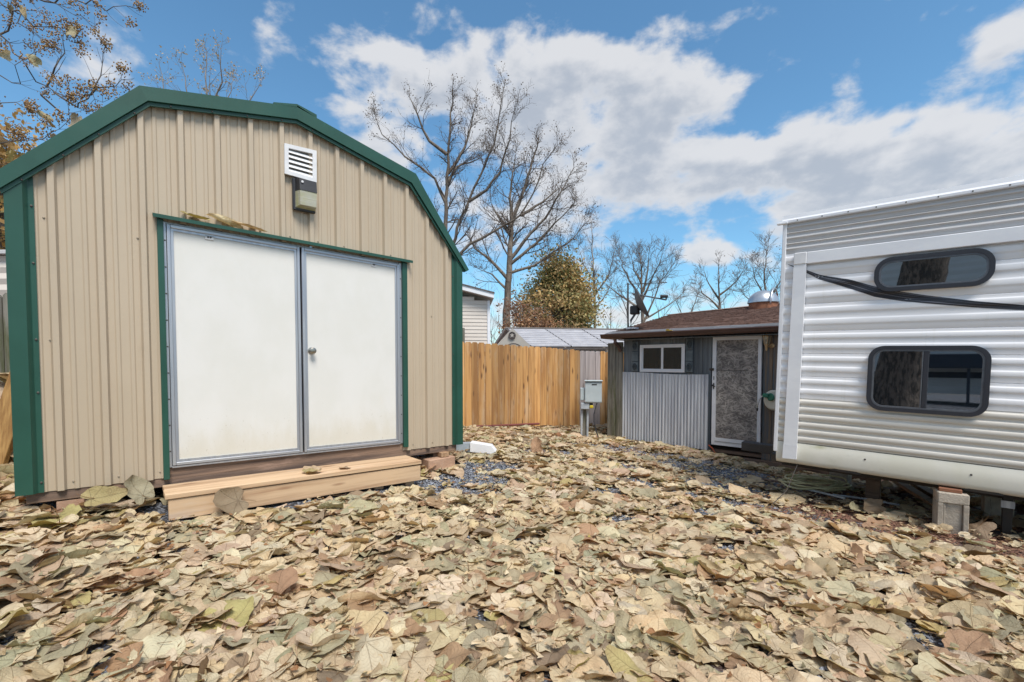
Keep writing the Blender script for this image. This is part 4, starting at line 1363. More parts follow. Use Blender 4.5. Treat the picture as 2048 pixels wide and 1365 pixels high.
# left corner trim, roof rail, flange strips
MB().box(-.026, .010, -.022, .03, .50, 2.80, .006).build('corner_trim', 'white_trim', rv)
MB().prismx([(-.030, 2.768), (-.034, 2.775), (-.034, 2.795), (-.022, 2.812), (-.016, 2.850), (.06, 2.862), (.06, 2.768)], -.03, RL).build('roof_rail', 'white_trim', rv)
MB().box(-.075, .02, -.045, -.01, 2.765, 2.785, .004).build('rain_spout', 'white_trim', rv)
mb = MB()
for k in range(24):
    mb.lathe([(.006, 0), (.006, .002), (0, .004)], (.1 + .2 * k, -.034, 2.785), (0, -1, 0), 6)
mb.build('rail_screw', 'screw', rv, kind='stuff')
mb = MB()
mb.box(0, RL, .0, 2.33, 2.80, 2.855)
mb.build('roof', 'rv_white', rv)
# upright and level flange strips of the slide-out
mb = MB()
mb.prism([(.070, .585), (.184, .585), (.192, 2.352), (.088, 2.352)], -.045, -.018)
mb.build('flange_strip', 'white_trim', rv)
mb = MB()
mb.prism([(.064, .445), (.183, .450), (.186, .583), (.068, .583)], -.048, -.014)
mb.build('flange_foot', 'white_trim', rv)
MB().box(.194, RL, -.045, -.018, 2.352, 2.464, .005).build('flange_strip', 'white_trim', rv)
MB().box(.086, .194, -.052, -.018, 2.352, 2.466, .006).build('flange_corner', 'white_plastic', rv)
# decal sweep following the ribs
ctr = [(.03, 2.372, .004), (.18, 2.29, .030), (.30, 2.218, .052), (.537, 2.130, .096), (.72, 2.045, .108), (.90, 1.99, .094), (1.056, 1.954, .080), (1.21, 1.922, .070), (1.355, 1.892, .060), (1.62, 1.849, .046), (2.0, 1.80, .03), (2.5, 1.75, .004)]
N1, N2 = 90, 10
vs, uvs = [], []
for i in range(N1 + 1):
    uu = .03 + (2.5 - .03) * i / N1
    for (a, za, wa), (b, zb, wb) in zip(ctr, ctr[1:]):
        if a <= uu <= b + 1e-6:
            t = (uu - a) / (b - a)
            zc, wd = za + (zb - za) * t, (wa + (wb - wa) * t) * .84
            break
    for j in range(N2 + 1):
        zz = zc + wd * (j / N2 - .5)
        vs.append((uu, rv_surf(zz) - .0025, zz))
        uvs.append((uu, j / N2))
ii = np.arange((N1 + 1) * (N2 + 1)).reshape(N1 + 1, N2 + 1)
ff = np.stack([ii[:-1, :-1], ii[1:, :-1], ii[1:, 1:], ii[:-1, 1:]], -1).reshape(-1, 4)
me = mesh_np('decal_stripe', np.array(vs) - off_of(rv), [ff], uv=np.array(uvs))
me.materials.append(M['black_decal'])
o = bpy.data.objects.new('decal_stripe', me)
COL.objects.link(o)
o.parent = rv


def rv_window(x0, x1, z0, z1, r, split=None):
    wn = MB().ring(rrect(x0, x1, z0, z1, r), rrect(x0 + .034, x1 - .034, z0 + .034, z1 - .034, r - .032), -.046, .01).build('window', 'window_rubber', rv, smooth='auto')
    MB().ring(rrect(x0 + .0345, x1 - .0345, z0 + .0345, z1 - .0345, r - .0325), rrect(x0 + .047, x1 - .047, z0 + .047, z1 - .047, r - .044), -.040, .0).build('inner_frame', 'window_metal', wn, smooth='auto')
    gl = rrect(x0 + .044, x1 - .044, z0 + .044, z1 - .044, r - .041)
    if split:
        left = [p for p in gl if p[0] <= split]
        right = [p for p in gl if p[0] >= split]
        for pts, yy in ((left, -.030), (right, -.025)):
            if pts is left:
                pl_ = [p for p in gl if p[0] < split]
                k = next(i for i in range(len(gl)) if gl[i][0] >= split > gl[(i + 1) % len(gl)][0])
                pl_ = [(split, gl[0][1])]
                pl_ = [(split, z1 - .044)] + [p for p in gl if p[0] < split] + [(split, z0 + .044)]
            else:
                rp_ = [p for p in gl if p[0] > split]
                h_ = len(rp_) // 2
                top_ = [p for p in rp_ if p[1] > (z0 + z1) / 2]
                bot_ = [p for p in rp_ if p[1] <= (z0 + z1) / 2]
                pl_ = [(split, z0 + .044)] + bot_ + top_ + [(split, z1 - .044)]
            MB().prism(pl_, yy, yy + .004).build('pane', 'rv_glass', wn)
        MB().box(split - .012, split + .024, -.042, .004, z0 + .047, z1 - .047, .004).build('divider', 'window_rubber', wn)
        MB().box(split - .021, split - .0125, -.043, .0, z0 + .047, z1 - .047, .003).build('divider_edge', 'window_metal', wn)
    else:
        MB().prism(gl, -.028, -.024).build('pane', 'rv_glass', wn)


rv_window(.711, 1.451, 2.034, 2.332, .125)
rv_window(.701, 1.464, .991, 1.563, .115, split=1.080)
# rear bumper tube
bp = MB().box(-.44, -.02, .38, .50, .385, .485, .006).build('bumper', 'black_plastic', rv)
MB().box(-.06, .06, .05, .55, .375, .46, .006).build('bumper_bracket', 'chassis', rv)

# ---- under and beside the trailer
zgr = lambda u, y: gz(*RV.w(u, y)[:2])


def cinder(name, u, y, z0, rot, label, h=.39, wdt=.19, cap=True):
    """hollow concrete block stood on end: two recessed cells between thick webs"""
    o = thing(name, RV, (u, y, z0), label, 'concrete block')
    o.rotation_euler = (0, 0, RV.a + R(rot))
    L = MB()
    L.box(u - wdt / 2, u + wdt / 2, y - .09, y + .09, z0 + h - .085, z0 + h, .006)
    L.box(u - wdt / 2, u - wdt / 2 + .035, y - .09, y + .09, z0, z0 + h - .0855, .004)
    L.box(u + wdt / 2 - .035, u + wdt / 2, y - .09, y + .09, z0, z0 + h - .0855, .004)
    L.box(u - wdt / 2 + .0355, u + wdt / 2 - .0355, y - .072, y + .09, z0, z0 + h - .0855, .004)
    L.box(u - wdt / 2 + .036, u - wdt / 2 + .05, y - .082, y - .0725, z0 + .01, z0 + h - .09, .003)
    L.build('block', 'concrete', o)
    return o


cz = zgr(1.30, .03)
cinder('concrete_block', 1.285, .03, cz - .02, 10, 'upright concrete block carrying the trailer edge, leaf at its foot', h=.330 - cz + .02)
sp_ = thing('packing_board', RV, (1.27, .05, .331), 'reddish packing board between concrete block and trailer skirt', 'board')
MB().box(1.21, 1.35, -.03, .12, .331, .360, .004).build('board', 'rust', sp_)
c2 = zgr(1.72, .75)
cinder('concrete_block', 1.62, .95, c2 - .02, 4, 'dark concrete block standing deep under the trailer', h=.30)
cinder('concrete_block', .33, 1.75, zgr(.33, 1.75) - .02, -8, 'low concrete block under the left end of the trailer', h=.24)
jk = thing('stabiliser_jack', RV, (1.66, .33, zgr(1.66, .33)), 'dark steel jack stand under the right part of the trailer', 'jack')
MB().box(1.60, 1.66, .30, .36, zgr(1.66, .33), .40, .004).build('leg', 'chassis', jk)
MB().box(1.59, 1.67, .29, .295, .20, .26, .002).build('clamp', 'galvanised', jk)
MB().box(1.56, 1.70, .24, .42, zgr(1.66, .33), zgr(1.66, .33) + .015).build('foot', 'chassis', jk)
wb = thing('wood_cribbing', RV, (.72, .85, zgr(.72, .85)), 'dark timber block standing behind the trailer skirt', 'wood block')
MB().box(.66, .78, .78, .90, zgr(.72, .85) - .02, .30, .006).build('block', 'old_wood', wb)
MB().box(.62, .84, .74, .94, .301, .345, .004).build('cap_board', 'old_wood', wb)
for i, (u0, y0, u1, y1, lb) in enumerate(((.20, 1.25, .95, 1.70, 'pale plank lying deepest under the trailer'), (.86, 1.95, 1.22, .95, 'pale plank slanting under the trailer, pointing at the yard'), (1.02, 2.05, 1.28, 1.35, 'short pale board beside the slanting plank under the trailer'))):
    a, b = RV.w(u0, y0), RV.w(u1, y1)
    ln_ = (b - a).length
    lo_ = thing('plank', Frame(a.x, a.y, math.degrees(math.atan2(b.y - a.y, b.x - a.x))), (ln_ / 2, 0, gz(a.x, a.y)), lb, 'plank')
    zz = max(gz(a.x, a.y), gz(b.x, b.y)) + .01
    MB().box(0, ln_, -.045, .045, zz, zz + .04, .004).build('board', 'pine_block', lo_)
# hose coil
mb = MB()
rg = random.Random(3)
hc = RV.w(.20, .85)
pts = []
for k in range(150):
    a = k * .26
    r_ = .20 + .05 * math.sin(k * .31) + rg.uniform(-.012, .012)
    pts.append((hc.x + r_ * 1.5 * math.cos(a), hc.y + r_ * .95 * math.sin(a) - .0, gz(hc.x, hc.y) + .05 + .05 * abs(math.sin(a * .5 + k * .05)) + k * .0004))
mb.tube(pts, .010, 6)
o = mb.build('hose_coil', 'hose_cream', smooth=True)
tag(o, 'tangled cream hose coiled under the left end of the trailer', 'hose')
# thin pipes on the ground along the trailer
for i, (u0, y0, u1, y1, rr, mt, lb) in enumerate(((-.05, .72, .52, .50, .011, 'hose_white', 'thin pale pipe under the trailer, nearer the cabin'), (.40, .62, .98, .60, .010, 'pvc_grey', 'thin grey pipe under the trailer, nearer the concrete block'),
                                                  (-.35, .90, .36, .86, .016, 'old_wood', 'dark stick lying beside the hose coil'))):
    a, b = RV.w(u0, y0), RV.w(u1, y1)
    za, zb = gz(a.x, a.y) + .05, gz(b.x, b.y) + .05
    o = MB().tube([(a.x, a.y, za), ((a.x + b.x) / 2, (a.y + b.y) / 2 + .01, (za + zb) / 2 + .008), (b.x, b.y, zb)], rr, 7).build('pipe' if i < 2 else 'stick', mt)
    tag(o, lb, 'pipe' if i < 2 else 'stick')
a, b = RV.w(.19, .02, .40), RV.w(.06, -.42)
o = MB().tube([tuple(a), ((a.x + b.x) / 2 + .02, (a.y + b.y) / 2, .16), (b.x, b.y, gz(b.x, b.y) + .05)], .004, 5).build('wire', 'chassis')
tag(o, 'thin dark wire drooping from the trailer corner to the gravel', 'wire')

# ---- downspout pieces by the shed's right corner
DF = Frame(-.47, 6.0, -4)
zd = gz(-.47, 6.0) + .05
dt = thing('downspout_piece', DF, (0, 0, zd), 'white and grey downspout elbow lying past the shed corner', 'downspout')
mb = MB()
mb.prism([(-.30, zd), (-.08, zd - .01), (-.08, zd + .11), (-.30, zd + .10)], -.05, .08)
mb.build('elbow', pmat('pipe_blue', (.34, .40, .46), rough=.5), dt)
mb = MB()
mb.prism([(-.075, zd), (.20, zd - .02), (.26, zd + .005), (.20, zd + .08), (-.075, zd + .12)], -.07, .10)
mb.build('outlet', 'white_trim', dt)

# ================================================================== LEFT EDGE: fence, pile, timber, far siding
LF = Frame(-6.6, 5.0, 0)
lf = thing('weathered_fence', LF, (.9, 0, .45), 'weathered green-grey board fence left of the tan shed', 'fence')
rg = random.Random(8)
u = -.6
while u < 1.9:
    z1 = 2.13 + rg.uniform(-.03, .03)
    MB().prism([(u, .40), (u + .13, .40), (u + .13, z1 - .03), (u + .10, z1), (u + .03, z1), (u, z1 - .03)], rg.uniform(-.005, .005) - .02, rg.uniform(0, .004)).build('fence_board', 'mossy_wood', lf)
    u += .138
MB().box(-.6, 1.95, .01, .05, .8, .89).build('rail', 'mossy_wood', lf)
MB().box(-.6, 1.95, .01, .05, 1.7, 1.79).build('rail', 'mossy_wood', lf)
lb_ = thing('leaning_timber', WORLD, (-4.25, 3.75, gz(-4.25, 3.75)), 'yellowish timber board leaning behind the left corner of the shed', 'timber')
mb = MB()
mb.box(-.10, .10, -.022, .022, 0, 1.02, .004, M4=Matrix.Translation((-4.33, 3.72, gz(-4.25, 3.75) - .02)) @ Euler((R(-8), R(13), 0)).to_matrix().to_4x4())
mb.build('board', pmat('yellow_wood', (.44, .26, .09), (.24, .12, .035), (26, 26, 1.2), rough=.6, bump=.3), lb_)
b2_ = thing('brick', WORLD, (-4.0, 3.75, gz(-4, 3.75)), 'single red brick lying behind the left shed corner', 'brick')
MB().box(-4.15, -3.95, 3.80, 3.90, gz(-4, 3.75), gz(-4, 3.75) + .065, .005).build('brick', 'red_paver', b2_)
NF = Frame(-12, 9.0, 0)
nb = thing('ribbed_trailer_wall', NF, (2, 0, .4), 'beige ribbed neighbouring wall above the weathered fence at left', 'building')
for k in range(14):
    z0 = .4 + .22 * k
    MB().add([(-1, -.03, z0), (5, -.03, z0), (5, .0, z0 + .11), (-1, .0, z0 + .11), (5, -.03, z0 + .22), (-1, -.03, z0 + .22)], [(0, 1, 2, 3), (3, 2, 4, 5)]).build('siding_course', 'beige_siding', nb)
MB().box(-1, 5, .01, 3, .4, 3.5).build('wall', 'beige_siding', nb)
MB().box(-1.1, 5.1, -.12, 3.1, 3.5, 3.58, .01).build('roof_edge', 'rv_grey', nb)

# ================================================================== BEHIND THE VIEWER (seen mirrored in the trailer windows)
bt = thing('big_tree', WORLD, (-2.75, -2.05, gz(-2.75, -2.05)), 'thick dark-barked tree trunk mirrored in the trailer windows', 'tree')
rngt = np.random.default_rng(4)
nr_, na_ = 46, 28
vs = []
for i in range(nr_):
    z_ = -.2 + 5.4 * i / (nr_ - 1)
    rr_ = .44 - .015 * z_ + .2 * math.exp(-(z_ + .2) * 2.2)
    for k in range(na_):
        a = 2 * PI * k / na_
        r_ = rr_ * (1 + .07 * math.sin(3 * a + z_ * .5) + .035 * rngt.normal())
        vs.append((-2.80 + .11 * z_ + r_ * math.cos(a), -2.02 - .10 * z_ + r_ * math.sin(a), z_ + gz(-2.75, -2.05)))
ii = np.arange(nr_ * na_).reshape(nr_, na_)
ff = np.stack([ii[:-1], np.roll(ii[:-1], -1, 1), np.roll(ii[1:], -1, 1), ii[1:]], -1).reshape(-1, 4)
me = mesh_np('trunk', np.array(vs) - off_of(bt), [ff])
me.materials.append(M['bark_dark'])
o = bpy.data.objects.new('trunk', me)
COL.objects.link(o)
o.parent = bt
nt_ = thing('white_trailer', Frame(-5.2, -4.4, 137), (0, 0, .3), 'white ribbed trailer with navy band mirrored in the trailer windows', 'trailer')
for k in range(20):
    z0 = .55 + .2 * k
    MB().add([(-5, .008, z0), (4.0, .008, z0), (4.0, 0, z0 + .1), (-5, 0, z0 + .1), (4.0, .008, z0 + .2), (-5, .008, z0 + .2)], [(0, 1, 2, 3), (3, 2, 4, 5)]).build('siding_course', 'neighbour_white', nt_)
MB().box(-5, 4.0, .04, 2.3, .55, 4.6).build('body', 'neighbour_white', nt_)
MB().box(-5, 4.0, -.02, -.005, .98, 1.14).build('band', 'navy', nt_)
MB().box(-4.3, -.2, -.65, -.03, 1.25, 1.62, .01).build('awning_case', 'navy', nt_)
for uu in (-3.6, -2.9, -2.2, -1.5):
    MB().box(uu, uu + .06, -.6, -.54, .3, 1.24).build('post', 'navy', nt_)

# ================================================================== TREES
def tubes_np(segs, n=4):
    """prisms along segments [(p0,p1,r0,r1)] as arrays"""
    A = np.array([s[0] for s in segs], float)
    B = np.array([s[1] for s in segs], float)
    r0 = np.array([s[2] for s in segs])[:, None]
    r1 = np.array([s[3] for s in segs])[:, None]
    d = B - A
    d /= np.linalg.norm(d, axis=1)[:, None] + 1e-9
    up = np.where(np.abs(d[:, 2:3]) > .9, np.array([[1., 0, 0]]), np.array([[0, 0, 1.]]))
    x = np.cross(d, up)
    x /= np.linalg.norm(x, axis=1)[:, None] + 1e-9
    y = np.cross(d, x)
    V = np.zeros((len(segs), 2, n, 3))
    for k in range(n):
        c, s_ = math.cos(2 * PI * k / n), math.sin(2 * PI * k / n)
        V[:, 0, k] = A + (x * c + y * s_) * r0
        V[:, 1, k] = B + (x * c + y * s_) * r1
    base_ = (np.arange(len(segs)) * 2 * n)[:, None]
    F = np.concatenate([base_ + np.array([[k, (k + 1) % n, n + (k + 1) % n, n + k]]) for k in range(n)])
    return V.reshape(-1, 3), F


def grow(segs, tips, p, d, L, r, lvl, rng, up=.25, wig=.22, dens=1.0, rmin=.004):
    n = max(3, int(4 + lvl))
    st = L / n
    for i in range(n):
        d = d + Vector((rng.gauss(0, wig), rng.gauss(0, wig), rng.gauss(0, wig) + up)) * .45
        d.normalize()
        q = p + d * st
        r1 = max(r * (1 - .62 * (i + 1) / n) if i == n - 1 else r * (1 - .5 / n), rmin * .6)
        segs.append((tuple(p), tuple(q), r, r1))
        p, r = q, r1
        if lvl > 0 and i >= 0 and rng.random() < .85 * dens:
            ax = Vector((rng.gauss(0, 1), rng.gauss(0, 1), rng.gauss(0, .5)))
            ax = (ax - d * ax.dot(d)).normalized()
            an = R(rng.uniform(28, 58))
            cd_ = (d * math.cos(an) + ax * math.sin(an)).normalized()
            grow(segs, tips, p, cd_, L * rng.uniform(.42, .68), max(r * .6, rmin), lvl - 1, rng, up, wig, dens, rmin)
    tips.append((p, d))


def limb_tree(name, label, limbs, Y, r0, group='bare trees behind the yard', lvl=3, child=1.6, barkm='bark', twigm='twig', seed=1, depth=1.0,
              flecks=0, fleck_col=(.13, .08, .045), fleck_size=.05, base=None, rmin=.006, up=.15, dens=1.0, step_=.55, sec_r=.5):
    rng = random.Random(seed)
    main, twig, tips, nodes = [], [], [], []
    b0 = limbs[0][0]
    for li, lm in enumerate(limbs):
        yd = 0.0
        ydir = 0 if li == 0 else rng.uniform(-1, 1) * depth
        L = sum(math.dist(a, b) for a, b in zip(lm, lm[1:]))
        rs = r0 if li == 0 else r0 * sec_r * rng.uniform(.8, 1.1)
        acc = 0.0
        P = None
        for (a, b) in zip(lm, lm[1:]):
            sl_ = math.dist(a, b)
            n = max(2, int(sl_ / (step_ * .6)))
            for i in range(n):
                f0, f1 = (acc + sl_ * i / n) / L, (acc + sl_ * (i + 1) / n) / L
                if P is None:
                    y0_ = min(nodes, key=lambda q: (q[0] - a[0]) ** 2 + (q[2] - a[1]) ** 2)[1] if nodes else Y
                    P = Vector((a[0], y0_, a[1]))
                Q = Vector((a[0] + (b[0] - a[0]) * (i + 1) / n + rng.gauss(0, .02), y0_ + ydir * .35 * L * f1 + rng.gauss(0, .03), a[1] + (b[1] - a[1]) * (i + 1) / n + rng.gauss(0, .02)))
                ra, rb = max(rs * (1 - .86 * f0), rmin), max(rs * (1 - .86 * f1), rmin)
                main.append((tuple(P), tuple(Q), ra, rb))
                nodes.append(tuple(Q))
                low = .45 if li == 0 else .12
                if f1 > low:
                    kids = 2 if f1 > .5 else 1
                    for _ in range(kids):
                        if rng.random() < .8 * dens:
                            d = (Q - P).normalized()
                            ax = Vector((rng.gauss(0, 1), rng.gauss(0, 1), rng.gauss(0, .4)))
                            ax = (ax - d * ax.dot(d)).normalized()
                            an = R(rng.uniform(25, 60))
                            cd_ = (d * math.cos(an) + ax * math.sin(an)).normalized()
                            grow(twig, tips, Q, cd_, child * rng.uniform(.5, 1.0) * (1.2 - .78 * f1), max(rb * .42, rmin), lvl - 1, rng, up, .22, dens, rmin)
                P = Q
            acc += sl_
        grow(twig, tips, P, Vector((0, 0, 1)), child * .32, max(rs * .14, rmin), lvl - 1, rng, up, .22, dens, rmin)
    bz = b0[1] - .6
    t = thing(name, WORLD, (b0[0], Y, bz), label, 'tree', group)
    off = off_of(t)
    for nm, sg, n, mt in (('trunk', main, 7, barkm), ('crown', twig, 3, twigm)):
        if not sg:
            continue
        if nm == 'trunk':
            p0 = Vector(main[0][0])
            sg = [((p0.x, p0.y, bz - .6), tuple(p0), r0 * 1.15, r0)] + sg
        V, F = tubes_np(sg, n)
        me = mesh_np(nm, V - off, [F])
        me.materials.append(M[mt])
        o = bpy.data.objects.new(nm, me)
        COL.objects.link(o)
        o.parent = t
        if nm == 'crown':
            crown = o
    if flecks:
        rn = np.random.default_rng(seed)
        pts = np.array([tuple(p) for p, d in tips])
        pick = pts[rn.integers(0, len(pts), flecks)] + rn.normal(0, .07, (flecks, 3))
        add_leaf_quads('leaf_clusters', pick, fleck_size, fleck_col, rn, t, off)
    return t, tips


def add_leaf_quads(name, pts, size, colr, rn, parent, off, vary=.35, colors=None):
    n = len(pts)
    a = rn.normal(0, 1, (n, 3))
    a /= np.linalg.norm(a, axis=1)[:, None]
    b = np.cross(a, rn.normal(0, 1, (n, 3)))
    b /= np.linalg.norm(b, axis=1)[:, None]
    s = (size * rn.uniform(.5, 1.2, n))[:, None]
    V = np.stack([pts - a * s, pts + b * s * .55 + np.cross(a, b) * s * .12, pts + a * s, pts - b * s * .55 + np.cross(a, b) * s * .12], 1).reshape(-1, 3)
    F = np.arange(4 * n).reshape(n, 4)
    base_ = np.array(colr)[None] if colors is None else colors
    c = base_ * (1 + rn.uniform(-vary, vary, (n, 1)))
    me = mesh_np(name, V - off, [F], colr=np.repeat(np.clip(c, 0, 1), 4, 0))
    me.materials.append(M['crown_leaf'])
    o = bpy.data.objects.new(name, me)
    COL.objects.link(o)
    o.parent = parent
    o['kind'] = 'stuff'
    return o


T1 = [[(-2.5, 1.31), (-2.45, 3.73), (-2.42, 6.12), (-2.42, 7.39), (-2.37, 8.66), (-2.28, 9.75), (-2.18, 11.28)], [(-2.42, 7.21), (-2.84, 8.03), (-3.2, 8.39), (-3.84, 8.75), (-4.57, 9.39), (-4.75, 9.93)], [(-2.39, 9.03), (-3.01, 9.39), (-3.37, 10.2), (-3.64, 10.74)], [(-2.36, 8.03), (-2.1, 8.66), (-1.54, 8.94), (-1.08, 9.21)], [(-2.37, 8.39), (-1.73, 9.39), (-1.45, 10.47), (-1.35, 11.1)], [(-2.47, 4.46), (-2.2, 5.57), (-1.83, 6.66), (-1.55, 7.21), (-0.99, 8.3), (-0.62, 9.03), (-0.44, 9.93), (-0.26, 10.79)], [(-1.55, 7.17), (-0.9, 7.48), (-0.44, 8.03), (-0.07, 9.03), (0.07, 9.93)], [(-2.44, 4.5), (-2.3, 5.0), (-1.55, 5.75), (-0.72, 6.12), (0.3, 6.66), (0.76, 7.39), (1.12, 8.3), (1.58, 8.94)], [(0.3, 6.66), (1.13, 7.21), (1.86, 7.85)], [(-2.42, 5.93), (-3.03, 6.85), (-3.58, 7.58)]]
T2 = [[(-0.28, 1.17), (-0.25, 3.36), (-0.18, 4.73), (-0.09, 6.55), (-0.05, 7.68), (0.36, 8.8), (0.82, 10.15), (1.16, 11.16)], [(-0.09, 6.09), (0.82, 7.23), (1.51, 7.9), (2.19, 9.03), (2.75, 10.04)], [(-0.14, 5.46), (1.05, 5.87), (1.97, 6.55), (2.88, 7.23), (3.67, 8.13)], [(-0.18, 5.18), (-1.01, 6.09), (-1.69, 6.55), (-2.19, 7.34)], [(-0.05, 7.23), (-0.66, 8.13), (-1.0, 8.92)], [(-0.23, 4.73), (-0.89, 5.41), (-1.47, 5.64)], [(-0.11, 5.87), (0.82, 6.55), (1.96, 7.68), (2.87, 8.58)], [(0.0, 7.79), (-0.09, 8.8), (0.02, 9.93), (0.14, 10.82)]]
T4 = [[(4.38, 1.27), (4.36, 4.16), (4.3, 5.46), (4.24, 6.76), (4.12, 8.57)], [(4.33, 4.94), (5.0, 5.98), (5.25, 7.28)], [(4.3, 5.59), (3.77, 6.5), (3.42, 7.41)], [(4.36, 4.16), (5.01, 5.07), (5.39, 5.98)]]
T5 = [[(5.45, 1.3), (5.43, 3.17), (5.4, 4.41), (5.35, 5.24), (5.26, 5.95)], [(5.4, 4.0), (4.93, 4.82), (4.68, 5.44), (4.55, 5.85)], [(5.42, 4.0), (5.82, 5.03), (6.08, 5.81)], [(5.43, 2.96), (5.8, 3.79), (6.14, 4.72), (6.75, 5.54)], [(5.38, 3.59), (4.59, 4.21), (3.9, 4.82)], [(5.47, 3.17), (6.56, 3.79), (7.28, 4.31)], [(5.39, 4.62), (5.06, 5.24), (4.97, 5.75)], [(5.42, 4.31), (5.61, 5.24), (5.67, 5.85)]]
T6 = [[(10.05, 1.28), (10.01, 4.17), (9.9, 5.13), (9.93, 6.13)], [(10.0, 4.41), (9.56, 5.25), (9.36, 5.84)], [(10.0, 4.65), (10.66, 5.25), (10.94, 5.84)], [(10.01, 3.93), (9.16, 4.77), (8.91, 5.36)]]
T7 = [[(11.23, 1.08), (11.11, 3.7), (10.99, 5.33), (11.15, 6.41)], [(11.08, 4.14), (10.56, 5.0), (10.33, 5.65)], [(11.11, 3.92), (11.59, 5.0), (11.89, 6.09)], [(11.12, 3.48), (10.29, 4.35), (9.96, 4.79)]]
T8 = [[(9.88, 1.26), (9.91, 3.54), (10.35, 4.67), (10.62, 5.52)], [(9.91, 3.54), (9.5, 4.67), (9.26, 5.38)]]
T11 = [[(-11.94, 1.31), (-11.83, 7.75), (-11.82, 10.62), (-11.82, 13.27)], [(-11.83, 10.43), (-12.48, 11.57), (-12.61, 12.71)], [(-11.8, 10.81), (-10.92, 11.95), (-10.71, 12.9)], [(-11.81, 9.67), (-13.45, 11.57), (-13.65, 12.9)], [(-11.8, 10.05), (-10.16, 11.38), (-9.66, 12.14)], [(-11.81, 10.24), (-11.31, 11.76), (-11.19, 12.71)]]
limb_tree('bare_tree', 'tall bare tree with several pale stems rising behind the tan shed', T1, 17, .14, lvl=3, child=1.3, barkm='bark', seed=2, flecks=2600, fleck_size=.032, rmin=.0045, sec_r=.48)
limb_tree('bare_tree', 'bare brown tree with wide branches behind the beige house corner', T2, 21, .22, lvl=3, child=1.75, barkm='bark', seed=3, flecks=2800, fleck_size=.038, rmin=.005, sec_r=.38)
limb_tree('bare_tree', 'slender bare tree just right of the rusty evergreen', T4, 24, .10, lvl=3, child=1.5, barkm='bark_pale', twigm='twig_grey', seed=5)
limb_tree('bare_tree', 'many-stemmed bare tree behind the satellite dish', T5, 19, .11, lvl=3, child=1.3, barkm='bark', twigm='twig_grey', seed=6)
limb_tree('bare_tree', 'small bare tree standing behind the middle of the cabin roof', T6, 22, .10, lvl=3, child=1.2, barkm='bark', twigm='twig_grey', seed=7)
limb_tree('bare_tree', 'bare tree behind the dome vent, next to the trailer roof', T7, 20, .085, lvl=3, child=1.5, barkm='bark', twigm='twig_grey', seed=8, flecks=250, fleck_size=.035)
limb_tree('bare_tree', 'low thin bare tree between dish tree and cabin middle', T8, 26, .08, lvl=3, child=1.3, twigm='twig_grey', seed=9)
limb_tree('bare_tree', 'tree with thin pale tops showing over the shed roof', T11, 18, .10, lvl=2, child=1.5, barkm='bark_pale', twigm='twig_grey', seed=10, flecks=1300, fleck_col=(.42, .32, .19), fleck_size=.045, rmin=.005, dens=.8)


def leafy_tree(name, label, x, y, zb, h, crown, n, cols, size, seed, trunk_r=.16, group=None, cone=False, shells=40):
    """trunk, limbs and a crown of leaf clumps spread through its volume"""
    rng = random.Random(seed)
    rn = np.random.default_rng(seed)
    t = thing(name, WORLD, (x, y, zb), label, 'tree', group)
    off = off_of(t)
    cx, cz, rx, rzv = crown
    segs = [((x, y, zb), (x + .02, y, zb + h * .5), trunk_r, trunk_r * .7), ((x + .02, y, zb + h * .5), (x, y, zb + h * .95), trunk_r * .7, .02)]
    cl = []
    for k in range(shells):
        while True:
            v = rn.uniform(-1, 1, 3)
            if np.linalg.norm(v) < 1:
                break
        v = v / max(np.linalg.norm(v), .2) * rng.uniform(.5, .95)
        fz_ = (v[2] + 1) / 2
        wf = (1.15 - .75 * fz_) if cone else 1.0
        c = np.array([cx + v[0] * rx * wf, y + v[1] * rx * wf, cz + v[2] * rzv])
        cl.append(c)
        hz = zb + h * min(.9, max(.3, (c[2] - zb) / h * .8))
        segs.append(((x, y, hz), tuple(c), .04, .012))
    V, F = tubes_np(segs, 6)
    me = mesh_np('trunk', V - off, [F])
    me.materials.append(M['bark'])
    o = bpy.data.objects.new('trunk', me)
    COL.objects.link(o)
    o.parent = t
    cl = np.array(cl)
    ix = rn.integers(0, len(cl), n)
    sp_ = min(rx, rzv) * rn.uniform(.09, .25, len(cl))
    pts = cl[ix] + rn.normal(0, 1, (n, 3)) * sp_[ix][:, None] * np.array([1.05, 1.05, .8])
    cc = np.array(cols)
    cidx = rn.integers(0, len(cc), len(cl))
    mixr = rn.random(n)
    colors = np.where((mixr < .65)[:, None], cc[cidx[ix]], cc[rn.integers(0, len(cc), n)])
    o = add_leaf_quads('crown', pts, size, None, rn, t, off, .4, colors)
    return t


leafy_tree('evergreen_tree', 'broad tree of olive and rusty foliage behind the plastic shed', 2.35, 23, -.1, 6.4, (2.35, 4.5, 2.25, 2.55), 19000,
           [(.46, .31, .12), (.54, .36, .15), (.28, .28, .11), (.40, .33, .14), (.20, .22, .09), (.50, .35, .17)], .085, 4, cone=True, shells=95)
leafy_tree('pine_tree', 'green pine crown half hidden at the right of the rusty evergreen', 3.55, 24.5, -.1, 5.2, (3.55, 4.0, .85, 1.3), 3500, [(.07, .10, .035), (.10, .13, .05), (.05, .075, .03)], .09, 9)
leafy_tree('rusty_sapling', 'low rust-leaved tree between beige house and plastic shed', .35, 19.5, -.1, 4.2, (.45, 2.9, 1.25, 1.15), 3000, [(.40, .21, .11), (.30, .15, .09), (.44, .27, .14), (.24, .14, .09)], .06, 6, trunk_r=.07)
leafy_tree('rusty_sapling', 'low rust-leaved tree showing at the foot of the evergreen', 1.7, 20.5, -.1, 3.6, (1.8, 2.6, 1.5, .95), 2600, [(.38, .20, .10), (.42, .26, .14), (.26, .18, .09)], .06, 16, trunk_r=.06)
